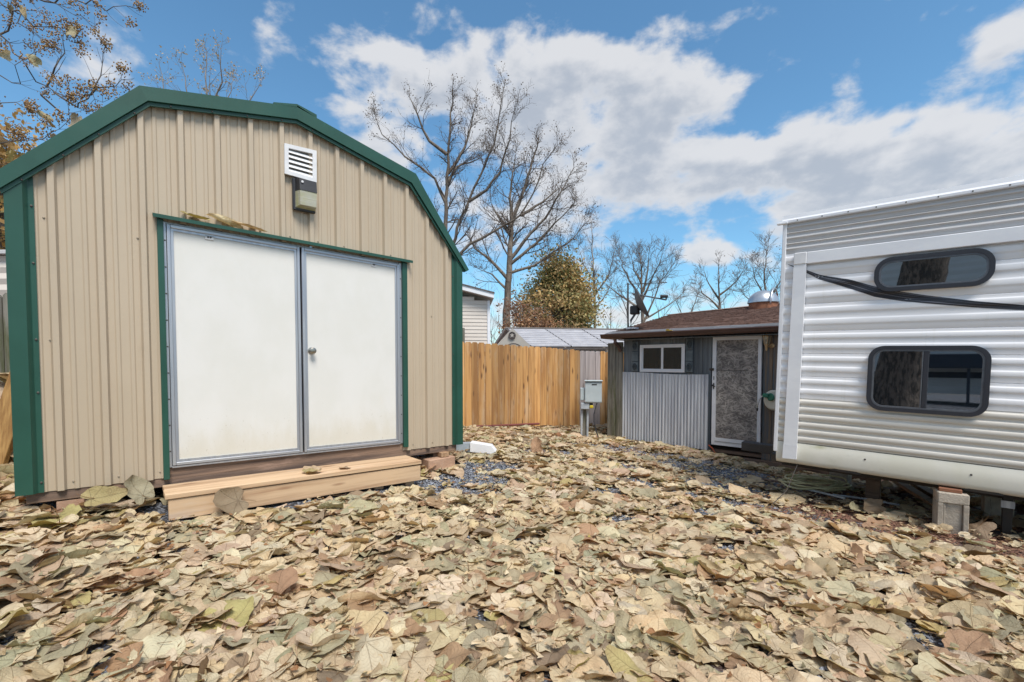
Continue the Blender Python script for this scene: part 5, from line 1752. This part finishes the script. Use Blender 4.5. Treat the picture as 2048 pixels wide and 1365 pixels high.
for (x, y, h, cr, n, cols, lb, sd_) in ((-15.5, 14, 8, (-15.4, 6.2, 2.1, 2.4), 5200, [(.42, .24, .07), (.36, .22, .08), (.30, .24, .09), (.46, .30, .12)], 'golden autumn tree beyond the neighbouring wall at far left', 21),
                                       (-13.2, 15.5, 5.4, (-13.4, 4.6, 1.7, 1.6), 3600, [(.30, .13, .05), (.38, .22, .07), (.12, .14, .05)], 'low orange and green tree behind the shed at far left', 22)):
    leafy_tree('autumn_tree', lb, x, y, .2, h, cr, n, cols, .09, sd_, shells=50)

# crape myrtle with seed clusters reaching over the left edge
T9 = [[(-7.38, 0.34), (-7.18, 2.15), (-6.85, 4.22), (-6.38, 5.32), (-6.01, 5.25), (-5.82, 5.0), (-5.67, 4.79), (-5.47, 4.61), (-5.23, 4.53), (-5.12, 4.53)], [(-5.12, 4.53), (-4.96, 4.59), (-4.87, 4.77), (-4.79, 5.04)], [(-5.0, 4.57), (-4.79, 4.67), (-4.65, 4.75)], [(-5.58, 4.69), (-5.44, 4.91), (-5.38, 5.14), (-5.36, 5.34)], [(-6.38, 5.32), (-6.02, 5.63), (-5.79, 5.4), (-5.62, 5.26), (-5.39, 5.11)], [(-6.38, 5.32), (-6.24, 5.75), (-5.66, 5.69), (-5.37, 5.57), (-5.08, 5.44), (-4.82, 5.3)], [(-5.66, 5.71), (-5.2, 5.64), (-4.7, 5.56), (-4.34, 5.61)], [(-6.93, 3.63), (-6.44, 3.93), (-6.08, 3.98), (-5.55, 4.03), (-5.31, 4.17), (-5.12, 4.35)], [(-5.58, 4.65), (-5.42, 4.36), (-5.27, 4.21)], [(-6.38, 5.32), (-6.11, 4.8), (-5.82, 4.71), (-5.63, 5.03)], [(-7.02, 3.04), (-6.45, 3.63), (-6.09, 3.75), (-5.74, 3.75)], [(-6.44, 3.93), (-6.07, 4.33), (-5.77, 4.42), (-5.51, 4.28)], [(-5.41, 4.59), (-5.18, 4.42), (-4.91, 4.57), (-4.79, 4.42)], [(-6.03, 5.26), (-5.85, 5.52), (-5.67, 5.4), (-5.32, 5.32), (-5.21, 5.23)]]
myr, tips9 = limb_tree('crape_myrtle', 'bare branches with brown seed clusters over the left shed roof', T9, 5.5, .028, group=None, lvl=1, child=.36, barkm='twig', twigm='twig', seed=12, depth=.12,
                       rmin=.0026, step_=.16, dens=.8, sec_r=.42)
rn = np.random.default_rng(12)
tp = np.array([tuple(p) for p, d in tips9 if p.z > 3.2])
# seed capsules sit in plumes: eight-faced beads strung round the twig ends
sel = tp[rn.random(len(tp)) < .6]
NB = 5400
ctr_ = sel[rn.integers(0, len(sel), NB)] + rn.normal(0, .035, (NB, 3)) + np.array([0, 0, .02])
oc = np.array([(1, 0, 0), (-1, 0, 0), (0, 1, 0), (0, -1, 0), (0, 0, 1.2), (0, 0, -1.2)], float)
of = np.array([(0, 2, 4), (2, 1, 4), (1, 3, 4), (3, 0, 4), (2, 0, 5), (1, 2, 5), (3, 1, 5), (0, 3, 5)])
rb = rn.uniform(.006, .0115, NB)[:, None, None]
V = (ctr_[:, None] + oc[None] * rb).reshape(-1, 3)
F = (np.arange(NB)[:, None, None] * 6 + of[None]).reshape(-1, 3)
cb = np.array([(.42, .26, .11), (.52, .34, .15), (.26, .15, .07)])[rn.integers(0, 3, NB)]
me = mesh_np('seed_capsules', V - off_of(myr), [F], colr=np.repeat(cb, 6, 0))
me.materials.append(M['crown_leaf'])
o = bpy.data.objects.new('seed_capsules', me)
COL.objects.link(o)
o.parent = myr
o['kind'] = 'stuff'

# distant bare woodland along the horizon
segs = []
rng = random.Random(77)
tps = []
for k in range(46):
    x = rng.uniform(-28, 34)
    y = rng.uniform(34, 44)
    h = rng.uniform(4.0, 7.0)
    segs.append(((x, y, -.5), (x, y, h * .5), .10, .07))
    grow(segs, tps, Vector((x, y, h * .4)), Vector((0, 0, 1)), h * .55, .06, 2, rng, .3, .2, 1.0, .012)
V, F = tubes_np(segs, 3)
me = mesh_np('distant_woods', V, [F])
me.materials.append(M['twig_grey'])
o = bpy.data.objects.new('distant_woods', me)
COL.objects.link(o)
tag(o, 'hazy line of distant bare trees along the horizon', 'woods', kind='stuff')

# ================================================================== LEAVES
PAL = {'tan': (.66, .505, .30), 'buff': (.74, .615, .42), 'olive': (.40, .355, .215), 'green': (.52, .48, .29), 'rust': (.40, .21, .10), 'pink': (.56, .39, .255), 'yellow': (.46, .37, .12), 'brown': (.24, .155, .085)}
NAMES = list(PAL)
PCOL = np.array([PAL[k] for k in NAMES])
PW = np.array([.35, .28, .115, .05, .07, .06, .025, .055])


def leaf_batch(n, rn, size, curl, nr, na, tilt=14.0, ci=None):
    """n curled lobed leaves at the origin: verts (n,V,3), faces, uv (n,V,2), colour (n,V,3), class"""
    th = np.linspace(0, 2 * PI, na, endpoint=False)
    lob = (rn.uniform(0, 1, n) ** 2 * .30)[:, None]
    ph = rn.uniform(0, 2 * PI, n)[:, None]
    nl = rn.choice([3, 5], n)[:, None]
    T = th[None]
    out = 1 - lob * (1 - np.abs(np.cos(nl * T / 2)) ** .8)
    tw = np.angle(np.exp(1j * T))
    out = out + .022 * np.sin(13 * T + ph) + .018 * np.sin(23 * T + 2 * ph) + rn.uniform(.05, .28, (n, 1)) * np.exp(-(tw / .30) ** 2)
    out *= 1 - .40 * np.exp(-((np.abs(T - PI)) / .30) ** 2)
    # ragged bites on some leaves
    bite = (rn.random((n, 1)) < .35) * np.exp(-((np.angle(np.exp(1j * (T - rn.uniform(0, 2 * PI, (n, 1)))))) / rn.uniform(.12, .35, (n, 1))) ** 2) * rn.uniform(.2, .6, (n, 1))
    out *= 1 - bite
    rr = np.linspace(0, 1, nr + 1)[1:]
    asp = rn.uniform(.78, 1.0, n)[:, None, None]
    rad = out[:, None, :] * rr[None, :, None]
    X = np.sin(T)[:, None] * rad * asp
    Y = np.cos(T)[:, None] * rad * 1.08
    X = np.concatenate([np.zeros((n, 1)), X.reshape(n, -1)], 1)
    Y = np.concatenate([np.zeros((n, 1)), Y.reshape(n, -1)], 1)
    uv = np.stack([X, Y], -1)
    r2 = np.hypot(X, Y)
    a0 = np.arctan2(X, Y)
    z = np.zeros_like(X)
    for _ in range(4):
        k = rn.uniform(2.2, 6.5, (n, 1))
        aa = rn.uniform(0, 2 * PI, (n, 1))
        z += rn.uniform(.02, .065, (n, 1)) * np.sin(k * (X * np.cos(aa) + Y * np.sin(aa)) + rn.uniform(0, 6.28, (n, 1)))
    z += rn.uniform(.03, .13, (n, 1)) * r2 ** 3 * np.sin(rn.integers(3, 8, (n, 1)) * a0 + ph)
    z += (.03 + .38 * rn.uniform(0, 1, (n, 1)) ** 2) * np.abs(X) * rn.choice([-1, 1, 1], (n, 1))
    for _ in range(3):
        k = rn.uniform(7, 14, (n, 1))
        aa = rn.uniform(0, 2 * PI, (n, 1))
        z += rn.uniform(.008, .026, (n, 1)) * np.sin(k * (X * np.cos(aa) + Y * np.sin(aa)) + rn.uniform(0, 6.28, (n, 1)))
    # pleats along the fan of veins
    z += .022 * np.sin(7.6 * np.arctan2(X, Y + .42)) * r2
    # roll the blade about two axes
    for j in range(2):
        aa = rn.uniform(0, PI, (n, 1)) if j else rn.normal(0, .25, (n, 1))
        ca, sa = np.cos(aa), np.sin(aa)
        p, q = X * ca + Y * sa, -X * sa + Y * ca
        c = curl[:, None] * rn.choice([1, 1, 1, -1], (n, 1)) * (1 if j == 0 else .55) * rn.uniform(.4, 1.2, (n, 1))
        c = np.where(np.abs(c) < .05, .05, c)
        pr_ = np.sin(c * p) / c - z * np.sin(c * p)
        z = (1 - np.cos(c * p)) / c + z * np.cos(c * p)
        p = pr_
        X, Y = p * ca - q * sa, p * sa + q * ca
    P = np.stack([X, Y, z], -1)
    nb = 1 + nr * na
    # stalk: thin three-sided tube leaving the notch
    ib = 1 + (nr - 1) * na + na // 2
    b0 = P[:, 1 + (nr // 2) * na + na // 2] * .6
    Ls = rn.uniform(.5, 1.25, n)
    st = []
    sx = rn.normal(0, .35, n)
    hz = rn.normal(.05, .22, n)
    for i in range(4):
        t = i / 3
        c_ = b0 + np.stack([sx * t * t, -Ls * t, hz * t], -1)
        w_ = .022 - .008 * t
        for k in range(3):
            a = 2 * PI * k / 3
            st.append(c_ + np.stack([np.full(n, w_ * math.cos(a)), np.zeros(n), np.full(n, w_ * math.sin(a))], -1))
    P = np.concatenate([P, np.stack(st, 1)], 1)
    uv = np.concatenate([uv, np.full((n, 12, 2), .3)], 1)
    P[..., 2] *= .82
    P = P * (size / 2)[:, None, None]
    rx, ry, rzv = rn.normal(0, R(tilt), n), rn.normal(0, R(tilt), n), rn.uniform(0, 2 * PI, n)
    def rot(P, a, i, j):
        c, s_ = np.cos(a)[:, None], np.sin(a)[:, None]
        A, B = P[..., i].copy(), P[..., j].copy()
        P[..., i], P[..., j] = A * c - B * s_, A * s_ + B * c
    rot(P, rx, 1, 2)
    rot(P, ry, 0, 2)
    rot(P, rzv, 0, 1)
    if ci is None:
        ci = rn.choice(len(NAMES), n, p=PW / PW.sum())
    col = PCOL[ci] * rn.uniform(.84, 1.17, (n, 1)) * rn.uniform(.95, 1.05, (n, 3))
    C = np.repeat(col[:, None], P.shape[1], 1)
    C[:, nb:] = np.array([.26, .14, .06])
    F3 = [(0, 1 + k, 1 + (k + 1) % na) for k in range(na)]
    F4 = [(1 + i * na + k, 1 + (i + 1) * na + k, 1 + (i + 1) * na + (k + 1) % na, 1 + i * na + (k + 1) % na) for i in range(nr - 1) for k in range(na)]
    F4 += [(nb + i * 3 + k, nb + i * 3 + (k + 1) % 3, nb + (i + 1) * 3 + (k + 1) % 3, nb + (i + 1) * 3 + k) for i in range(3) for k in range(3)]
    return P, np.array(F3), np.array(F4), uv, C, ci, nb


def one_leaf(name, loc, size, cls, rot, label, curl=.7, seed=1, group=None, parent=None, cat='leaf'):
    rn = np.random.default_rng(seed)
    P, F3, F4, uv, C, ci, nb = leaf_batch(1, rn, np.array([size]), np.array([curl]), 4, 30, 0, np.array([NAMES.index(cls)]))
    me = mesh_np(name, P[0], [F3, F4], uv=uv[0], colr=C[0])
    me.materials.append(M['leaf'])
    o = bpy.data.objects.new(name, me)
    COL.objects.link(o)
    o.rotation_euler = [R(a) for a in rot]
    o.location = loc
    if parent is not None:
        o.parent = parent
        o.location = Vector(loc) - parent.location
    if label:
        tag(o, label, cat, group)
    return o


# single leaves that stand out
def lw(fr, u, y, z):
    return tuple(fr.w(u, y, z))


for (u_, z_, sz_, cl_, rt_, sc_, lb, cu_, sd_) in ((1.00, 2.521, .15, 'yellow', (10, 6, 38), (1.45, .75, .55), 'curled yellowish leaf on the green door cap, leftmost', 1.0, 31),
                                             (1.19, 2.520, .18, 'buff', (-14, 8, 52), (1.5, .7, .7), 'pale folded leaf draped in the middle of the green door cap leaves', 1.1, 32),
                                             (1.36, 2.514, .17, 'tan', (12, 10, 36), (1.5, .7, .6), 'tan crumpled leaf on the green door cap, rightmost', 1.2, 33)):
    o = one_leaf('dry_leaf', lw(SHED, u_, -.05, z_), sz_, cl_, rt_, lb, cu_, sd_, 'leaves caught on the door cap')
    o.scale = sc_
one_leaf('dry_leaf', lw(SHED, 1.80, -.13, .462), .17, 'tan', (3, 4, 60), 'flat tan leaf lying on the rear step board', .3, 34, 'leaves lying on the step')
one_leaf('dry_leaf', lw(SHED, 1.74, -.30, .468), .15, 'yellow', (4, -3, 200), 'yellowish leaf lying on the front step board', .4, 35, 'leaves lying on the step')
one_leaf('dry_leaf', lw(SHED, 2.02, -.30, .458), .10, 'brown', (5, 5, 100), 'small brown leaf lying on the front step board', .9, 36, 'leaves lying on the step')
one_leaf('dry_leaf', lw(SHED, .40, -.14, .47), .23, 'yellow', (48, -8, 40), 'large yellow leaf propped against the shed left of the step', 1.0, 37)
one_leaf('dry_leaf', lw(SHED, .60, -.12, .47), .22, 'olive', (60, 6, 60), 'dull brown leaf standing upright beside the left step end', 1.2, 38)
one_leaf('dry_leaf', lw(SHED, 1.12, -.46, .36), .24, 'brown', (55, 12, 55), 'dark curled leaf standing against the step front', 1.1, 39)
one_leaf('dry_leaf', (.345, 6.3, gz(.345, 6.3) + .13), .25, 'rust', (60, 20, -20), 'upright rust-orange leaf standing out in the middle of the yard', 1.3, 40)
one_leaf('dry_leaf', lw(RV, 1.44, -.02, zgr(1.44, -.02) + .08), .24, 'brown', (48, -10, -60), 'big spotted brown leaf leaning on the concrete block', .5, 41)
one_leaf('dry_leaf', lw(RV, 1.22, -.12, zgr(1.22, -.12) + .04), .19, 'tan', (14, -6, -40), 'pale leaf lying flat before the concrete block', .5, 42)
one_leaf('dry_leaf', lw(RV, .78, .12, zgr(.78, .12) + .09), .19, 'brown', (60, 15, -20), 'folded brown leaf standing at the trailer edge', 1.5, 43)
one_leaf('dry_leaf', lw(RV, .66, .02, zgr(.66, .02) + .05), .19, 'olive', (30, 5, 40), 'olive leaf beside the folded brown leaf at the trailer', .7, 44)
one_leaf('dry_leaf', lw(HUT, -.62, -.30, 1.945), .13, 'yellow', (5, 5, 70), 'yellow leaf caught in the brown gutter of the cabin', .9, 45)
# big dead leaves caught in the crape myrtle
for i, (x, z, s_, c) in enumerate(((-5.2, 5.28, .17, 'olive'), (-5.62, 4.95, .14, 'olive'), (-5.95, 5.02, .15, 'buff'), (-5.75, 4.42, .2, 'brown'), (-5.5, 4.3, .17, 'olive'), (-6.05, 4.05, .17, 'brown'), (-5.95, 3.85, .18, 'yellow'), (-5.15, 4.25, .19, 'buff'), (-5.06, 4.12, .13, 'tan'), (-5.4, 4.05, .15, 'brown'), (-5.82, 3.75, .17, 'tan'), (-5.85, 3.60, .18, 'tan'), (-5.8, 3.45, .16, 'buff'), (-5.7, 5.5, .14, 'tan'), (-5.9, 5.55, .13, 'olive'))):
    one_leaf('leaf', (x, 5.48, z), s_, c, (70 + 20 * (i % 3), 20 * (i % 4) - 30, 50 * i), None, 1.5, 60 + i, parent=myr)

# the carpet
rn = np.random.default_rng(2024)


def in_gravel(x, y):
    """bare gravel patches where leaves lie thin: 0 bare .. 1 covered"""
    d = np.ones_like(x)
    for (cx, cy, rx, ry, a) in ((-.25, 5.35, .40, .26, .4), (-.42, 4.75, .34, .22, .2), (-.55, 4.35, .30, .16, .0), (2.75, 6.0, .9, .42, -.9), (3.35, 5.3, .8, .36, -.8), (2.5, 5.05, .62, .22, -.8), (2.0, 7.0, .9, .28, -.75), (2.85, 6.55, .8, .36, -.75),
                                (.55, 6.6, .5, .16, .1), (1.2, 5.25, .34, .12, -.2), (1.6, 5.8, .42, .15, -.3), (.2, 7.1, .5, .15, .1), (.95, 4.7, .25, .10, .0), (1.75, 4.75, .3, .12, -.5), (1.2, 6.1, .4, .12, .0), (1.6, 3.3, .15, .08, .3), (-.45, 2.25, .09, .08, .5), (.75, 2.3, .12, .07, -.3), (1.5, 7.6, .6, .2, .2), (.9, 3.9, .2, .1, 0), (1.9, 4.2, .25, .1, .2), (2.05, 2.2, .24, .11, .6), (1.9, 3.9, .30, .12, -.7), (2.3, 4.4, .35, .14, -.7)):
        c, s_ = math.cos(a), math.sin(a)
        p, q = (x - cx) * c + (y - cy) * s_, -(x - cx) * s_ + (y - cy) * c
        k_ = 1.3 if cy > 4.2 else 1.15
        d = np.minimum(d, np.clip((np.hypot(p / rx, q / ry) / k_ - .75) / .4, .04, 1))
    return d


N0 = 36000
x = rn.uniform(-6.2, 6.4, N0)
y = rn.uniform(.2, 10.9, N0)


def loc_np(fr, x, y):
    c, s_ = math.cos(fr.a), math.sin(fr.a)
    return (x - fr.x) * c + (y - fr.y) * s_, -(x - fr.x) * s_ + (y - fr.y) * c


keep = rn.random(N0) < in_gravel(x, y)
su, sy = loc_np(SHED, x, y)
keep &= ~((su > -.06) & (su < W + .06) & (sy > .12) & (sy < 3.6))
keep &= ~((su > .66) & (su < 2.86) & (sy > -.46) & (sy < .1))
hu, hy = loc_np(HUT, x, y)
keep &= ~((hu > -2.05) & (hy > -.12))
ru, ry_ = loc_np(RV, x, y)
keep &= ~((ru > .1) & (ry_ > -.62) & (rn.random(N0) > np.where(ry_ > .05, .2, .06)))
fu, fy_ = loc_np(FEN, x, y)
keep &= fy_ < -.06
keep &= ~((fy_ > -.7) & (rn.random(N0) > .55))
keep &= ~((np.abs(x) > 1.3 * y + 1.6))
keep &= ~((x < -3.4) & (y > 6))
x, y = x[keep], y[keep]
n = len(x)
dist = np.hypot(x, y)
size = np.clip(rn.lognormal(math.log(.146), .42, n), .045, .29)
curl = np.clip(rn.gamma(1.3, .42, n), .08, 2.8)
PCLS = rn.choice(len(NAMES), n, p=PW / PW.sum())
gzz = ground_z(x, y)
batches = []
for mask, nr, na in ((dist < 3.2, 6, 36), ((dist >= 3.2) & (dist < 5.4), 4, 26), (dist >= 5.4, 3, 16)):
    ix = np.where(mask)[0]
    P, F3, F4, uv, C, ci, nb = leaf_batch(len(ix), rn, size[ix], curl[ix], nr, na, 8.5, PCLS[ix])
    P[..., 0] += x[ix][:, None]
    P[..., 1] += y[ix][:, None]
    lo_ = np.percentile(P[:, :nb, 2], 38, axis=1)
    P[..., 2] += (gzz[ix] - lo_ + .004 + rn.uniform(0, 1, len(ix)) ** 1.2 * .036)[:, None]
    batches.append((ix, P, F3, F4, uv, C, nb))
# which leaves show largest from the photograph's standpoint: coarse depth buffer
cp, sp2 = math.cos(R(2)), math.sin(R(2))
zbuf = np.full((342, 512), 1e9)
info = []
for bi, (ix, P, F3, F4, uv, C, nb) in enumerate(batches):
    Q = P[:, :nb] - np.array([0, 0, 1.4])
    dp = Q[..., 1] * cp - Q[..., 2] * sp2
    upv = Q[..., 1] * sp2 + Q[..., 2] * cp
    px = ((1024 + 910 * Q[..., 0] / np.maximum(dp, .05)) / 4).astype(int)
    py = ((757 - 910 * upv / np.maximum(dp, .05)) / 4).astype(int)
    ok = (px >= 0) & (px < 512) & (py >= 0) & (py < 342) & (dp > .3)
    np.minimum.at(zbuf, (py[ok], px[ok]), dp[ok])
    info.append((px, py, dp, ok))
score = []
for bi, (ix, P, *_r) in enumerate(batches):
    px, py, dp, ok = info[bi]
    vis = ok & (dp <= zbuf[np.clip(py, 0, 341), np.clip(px, 0, 511)] + .015)
    area = (size[ix] / np.maximum(dp.mean(1), .3)) ** 2
    for k in range(len(ix)):
        score.append((vis[k].mean() * area[k], bi, k))
score.sort(reverse=True)
chosen = {(b, k) for s_, b, k in score[:285]}
GRP = {'tan': ('dry tan', 'tan leaves in front'), 'buff': ('pale buff', 'pale buff leaves in front'), 'olive': ('olive-brown', 'olive leaves in front'),
       'green': ('pale green', 'pale green leaves in front'), 'rust': ('rust-coloured', 'rust leaves in front'), 'pink': ('pinkish tan', 'pinkish leaves in front'),
       'yellow': ('yellow', 'yellow leaves in front'), 'brown': ('dark brown', 'dark brown leaves in front')}


def leaf_place(x_, y_):
    q = x_ / max(y_, .1)
    su_, sy_ = SHED.loc(x_, y_)
    ru_, r2_ = RV.loc(x_, y_)
    if -1.1 < sy_ < 0 and su_ < .7:
        return 'before the left part of the shed'
    if -1.1 < sy_ < 0 and su_ < 2.9:
        return 'before the timber step'
    if r2_ > -1.0 and ru_ > 0:
        return 'beside the trailer'
    if y_ > 4.2:
        return 'in the middle of the yard'
    w_ = ('far left', 'left', 'centre left', 'centre', 'centre right', 'right', 'far right')[int(min(6, max(0, (q + 1.12) / .32)))]
    return 'at the ' + w_ + (' bottom of the photo' if y_ < 2.5 else ' of the carpet, one row back')


VV, FF3, FF4, UU, CC = [], [], [], [], []
nv = 0
for bi, (ix, P, F3, F4, uv, C, nb) in enumerate(batches):
    nvp = P.shape[1]
    rest_ = [k for k in range(len(ix)) if (bi, k) not in chosen]
    for k in range(len(ix)):
        if (bi, k) in chosen:
            c_ = np.array([x[ix[k]], y[ix[k]], gzz[ix[k]]])
            me = mesh_np('fallen_leaf', P[k] - c_, [F3, F4], uv=uv[k], colr=C[k])
            me.materials.append(M['leaf'])
            o = bpy.data.objects.new('fallen_leaf', me)
            o.location = c_
            COL.objects.link(o)
            i_ = ix[k]
            cn, gr = GRP[NAMES[PCLS[i_]]]
            sz = 'large ' if size[i_] > .21 else ('small ' if size[i_] < .15 else '')
            tag(o, sz + ('rolled-up ' if curl[i_] > 1.3 else ('curled ' if curl[i_] > .6 else 'flat ')) + cn + ' leaf ' + leaf_place(x[i_], y[i_]), 'leaf', gr)
    r_ = np.array(rest_)
    VV.append(P[r_].reshape(-1, 3))
    UU.append(uv[r_].reshape(-1, 2))
    CC.append(C[r_].reshape(-1, 3))
    offs = nv + np.arange(len(r_))[:, None, None] * nvp
    FF3.append((F3[None] + offs).reshape(-1, 3))
    FF4.append((F4[None] + offs).reshape(-1, 4))
    nv += len(r_) * nvp
me = mesh_np('leaf_carpet', np.concatenate(VV), [np.concatenate(FF3), np.concatenate(FF4)], uv=np.concatenate(UU), colr=np.concatenate(CC))
me.materials.append(M['leaf'])
o = bpy.data.objects.new('leaf_carpet', me)
COL.objects.link(o)
tag(o, 'thick carpet of dry fallen leaves over the yard', 'leaves', kind='stuff')

# crumbs of broken leaf and thin twigs among the carpet
NCR = 16000
cx_ = rn.uniform(-3.6, 4.4, NCR)
cy_ = rn.uniform(1.0, 9.8, NCR)
su, sy = loc_np(SHED, cx_, cy_)
hu, hy = loc_np(HUT, cx_, cy_)
ok = ~((su > -.05) & (su < W) & (sy > -.42)) & ~((hu > -2) & (hy > -.1))
cx_, cy_ = cx_[ok], cy_[ok]
n = len(cx_)
ang = rn.uniform(0, 2 * PI, (n, 5)) * .25 + np.arange(5) * 2 * PI / 5
rad = rn.uniform(.005, .030, (n, 5))
zz = ground_z(cx_, cy_) + rn.uniform(.006, .07, n)
V = np.stack([cx_[:, None] + rad * np.cos(ang), cy_[:, None] + rad * np.sin(ang), zz[:, None] + rn.normal(0, .006, (n, 5))], -1)
cc_ = PCOL[rn.choice(len(NAMES), n, p=[.3, .24, .1, .06, .12, .1, .02, .06])] * rn.uniform(.6, 1.0, (n, 1))
me = mesh_np('leaf_crumbs', V.reshape(-1, 3), [np.arange(5 * n).reshape(n, 5)], uv=np.zeros((5 * n, 2)) + .3, colr=np.repeat(cc_, 5, 0), smooth=False)
me.materials.append(M['leaf'])
o = bpy.data.objects.new('leaf_crumbs', me)
COL.objects.link(o)
tag(o, 'crumbs of broken dry leaf strewn among the carpet', 'leaf crumbs', kind='stuff')
segs = []
rng = random.Random(9)
for k in range(700):
    a_, b_2 = rng.uniform(-3, 4), rng.uniform(1.4, 8.5)
    su_, sy_ = SHED.loc(a_, b_2)
    if -.1 < su_ < W and sy_ > -.45:
        continue
    z_ = gz(a_, b_2) + rng.uniform(.03, .085)
    an = rng.uniform(0, 2 * PI)
    l_ = rng.uniform(.05, .2)
    segs.append(((a_, b_2, z_), (a_ + l_ * math.cos(an), b_2 + l_ * math.sin(an), z_ + rng.uniform(-.02, .03)), .0016, .0010))
V, F = tubes_np(segs, 3)
me = mesh_np('twig_litter', V, [F])
me.materials.append(pmat('stalk', (.27, .15, .07), (.18, .10, .05), rough=.7))
o = bpy.data.objects.new('twig_litter', me)
COL.objects.link(o)
tag(o, 'loose leaf stalks and thin twigs strewn over the leaves', 'twigs', kind='stuff')


def scatter_stones(name, label, cat, cx, cy, rmin, rmax, mat, flat, rn):
    n = len(cx)
    r_ = rn.uniform(rmin, rmax, n)[:, None, None] * np.array([1, .8, flat])[None, None]
    V = oc[None] * r_ * rn.uniform(.65, 1.25, (n, 6, 1))
    a = rn.uniform(0, 2 * PI, n)
    c, s_ = np.cos(a)[:, None], np.sin(a)[:, None]
    X, Y = V[..., 0] * c - V[..., 1] * s_, V[..., 0] * s_ + V[..., 1] * c
    t = rn.normal(0, .35, n)[:, None]
    Z = V[..., 2] + X * t
    P = np.stack([X + cx[:, None], Y + cy[:, None], Z + (ground_z(cx, cy) + .004)[:, None]], -1)
    F = (np.arange(n)[:, None, None] * 6 + of[None]).reshape(-1, 3)
    me = mesh_np(name, P.reshape(-1, 3), [F], smooth=False)
    me.materials.append(M[mat])
    o = bpy.data.objects.new(name, me)
    COL.objects.link(o)
    tag(o, label, cat, kind='stuff')


NS = 60000
sx_, sy_ = rn.uniform(-1.8, 4.6, NS), rn.uniform(1.6, 8.2, NS)
g_ = in_gravel(sx_, sy_)
hu, hy = loc_np(HUT, sx_, sy_)
ru, ry_ = loc_np(RV, sx_, sy_)
su, sy2 = loc_np(SHED, sx_, sy_)
ok = ((g_ < .9) | (rn.random(NS) < .25)) & (hy < -.02) & ~((ry_ > -.5) & (ru > .1)) & ~((su < W + .1) & (sy2 > -.05))
scatter_stones('gravel', 'blue-grey slate gravel showing in gaps between the leaves', 'gravel', sx_[ok], sy_[ok], .006, .017, 'stone', .5, rn)
NM = 16000
mu_, my_ = rn.uniform(-.2, 3.2, NM), rn.uniform(-.55, 1.6, NM)
px_ = RV.x + mu_ * math.cos(RV.a) - my_ * math.sin(RV.a)
py_ = RV.y + mu_ * math.sin(RV.a) + my_ * math.cos(RV.a)
scatter_stones('mulch', 'red-brown wood mulch along the foot of the trailer', 'mulch', px_, py_, .006, .018, 'chips', .35, rn)

# leaf and brush pile behind the left shed corner
rp2 = np.random.default_rng(55)
n = 420
px2, py2 = rp2.uniform(-5.6, -3.9, n), rp2.uniform(3.6, 4.7, n)
su, sy2 = loc_np(SHED, px2, py2)
ok = ~((su > -.1) & (sy2 > -.1))
px2, py2 = px2[ok], py2[ok]
n = len(px2)
P, F3, F4, uv, C, ci, nb = leaf_batch(n, rp2, rp2.uniform(.12, .26, n), rp2.uniform(.3, 1.5, n), 3, 16, 35.0, rp2.choice(len(NAMES), n, p=[.2, .1, .25, .1, .1, .05, .05, .15]))
hh = np.clip(1.0 - np.abs(py2 - 4.35) * 1.5, 0, 1) * .85
P += np.stack([px2, py2, ground_z(px2, py2) + rp2.uniform(.0, 1, n) ** .6 * np.maximum(hh, .05)], -1)[:, None]
offs = np.arange(n)[:, None, None] * P.shape[1]
me = mesh_np('leaf_pile', P.reshape(-1, 3), [(F3[None] + offs).reshape(-1, 3), (F4[None] + offs).reshape(-1, 4)], uv=uv.reshape(-1, 2), colr=C.reshape(-1, 3))
me.materials.append(M['leaf'])
o = bpy.data.objects.new('leaf_pile', me)
COL.objects.link(o)
tag(o, 'heaped brown leaves behind the left corner of the shed', 'leaf pile', kind='stuff')

# drop helper props
for o in bpy.data.objects:
    for k in ('off_x', 'off_y', 'off_z'):
        if k in o:
            del o[k]
print('triangles', sum(len(m.polygons) for m in bpy.data.meshes))
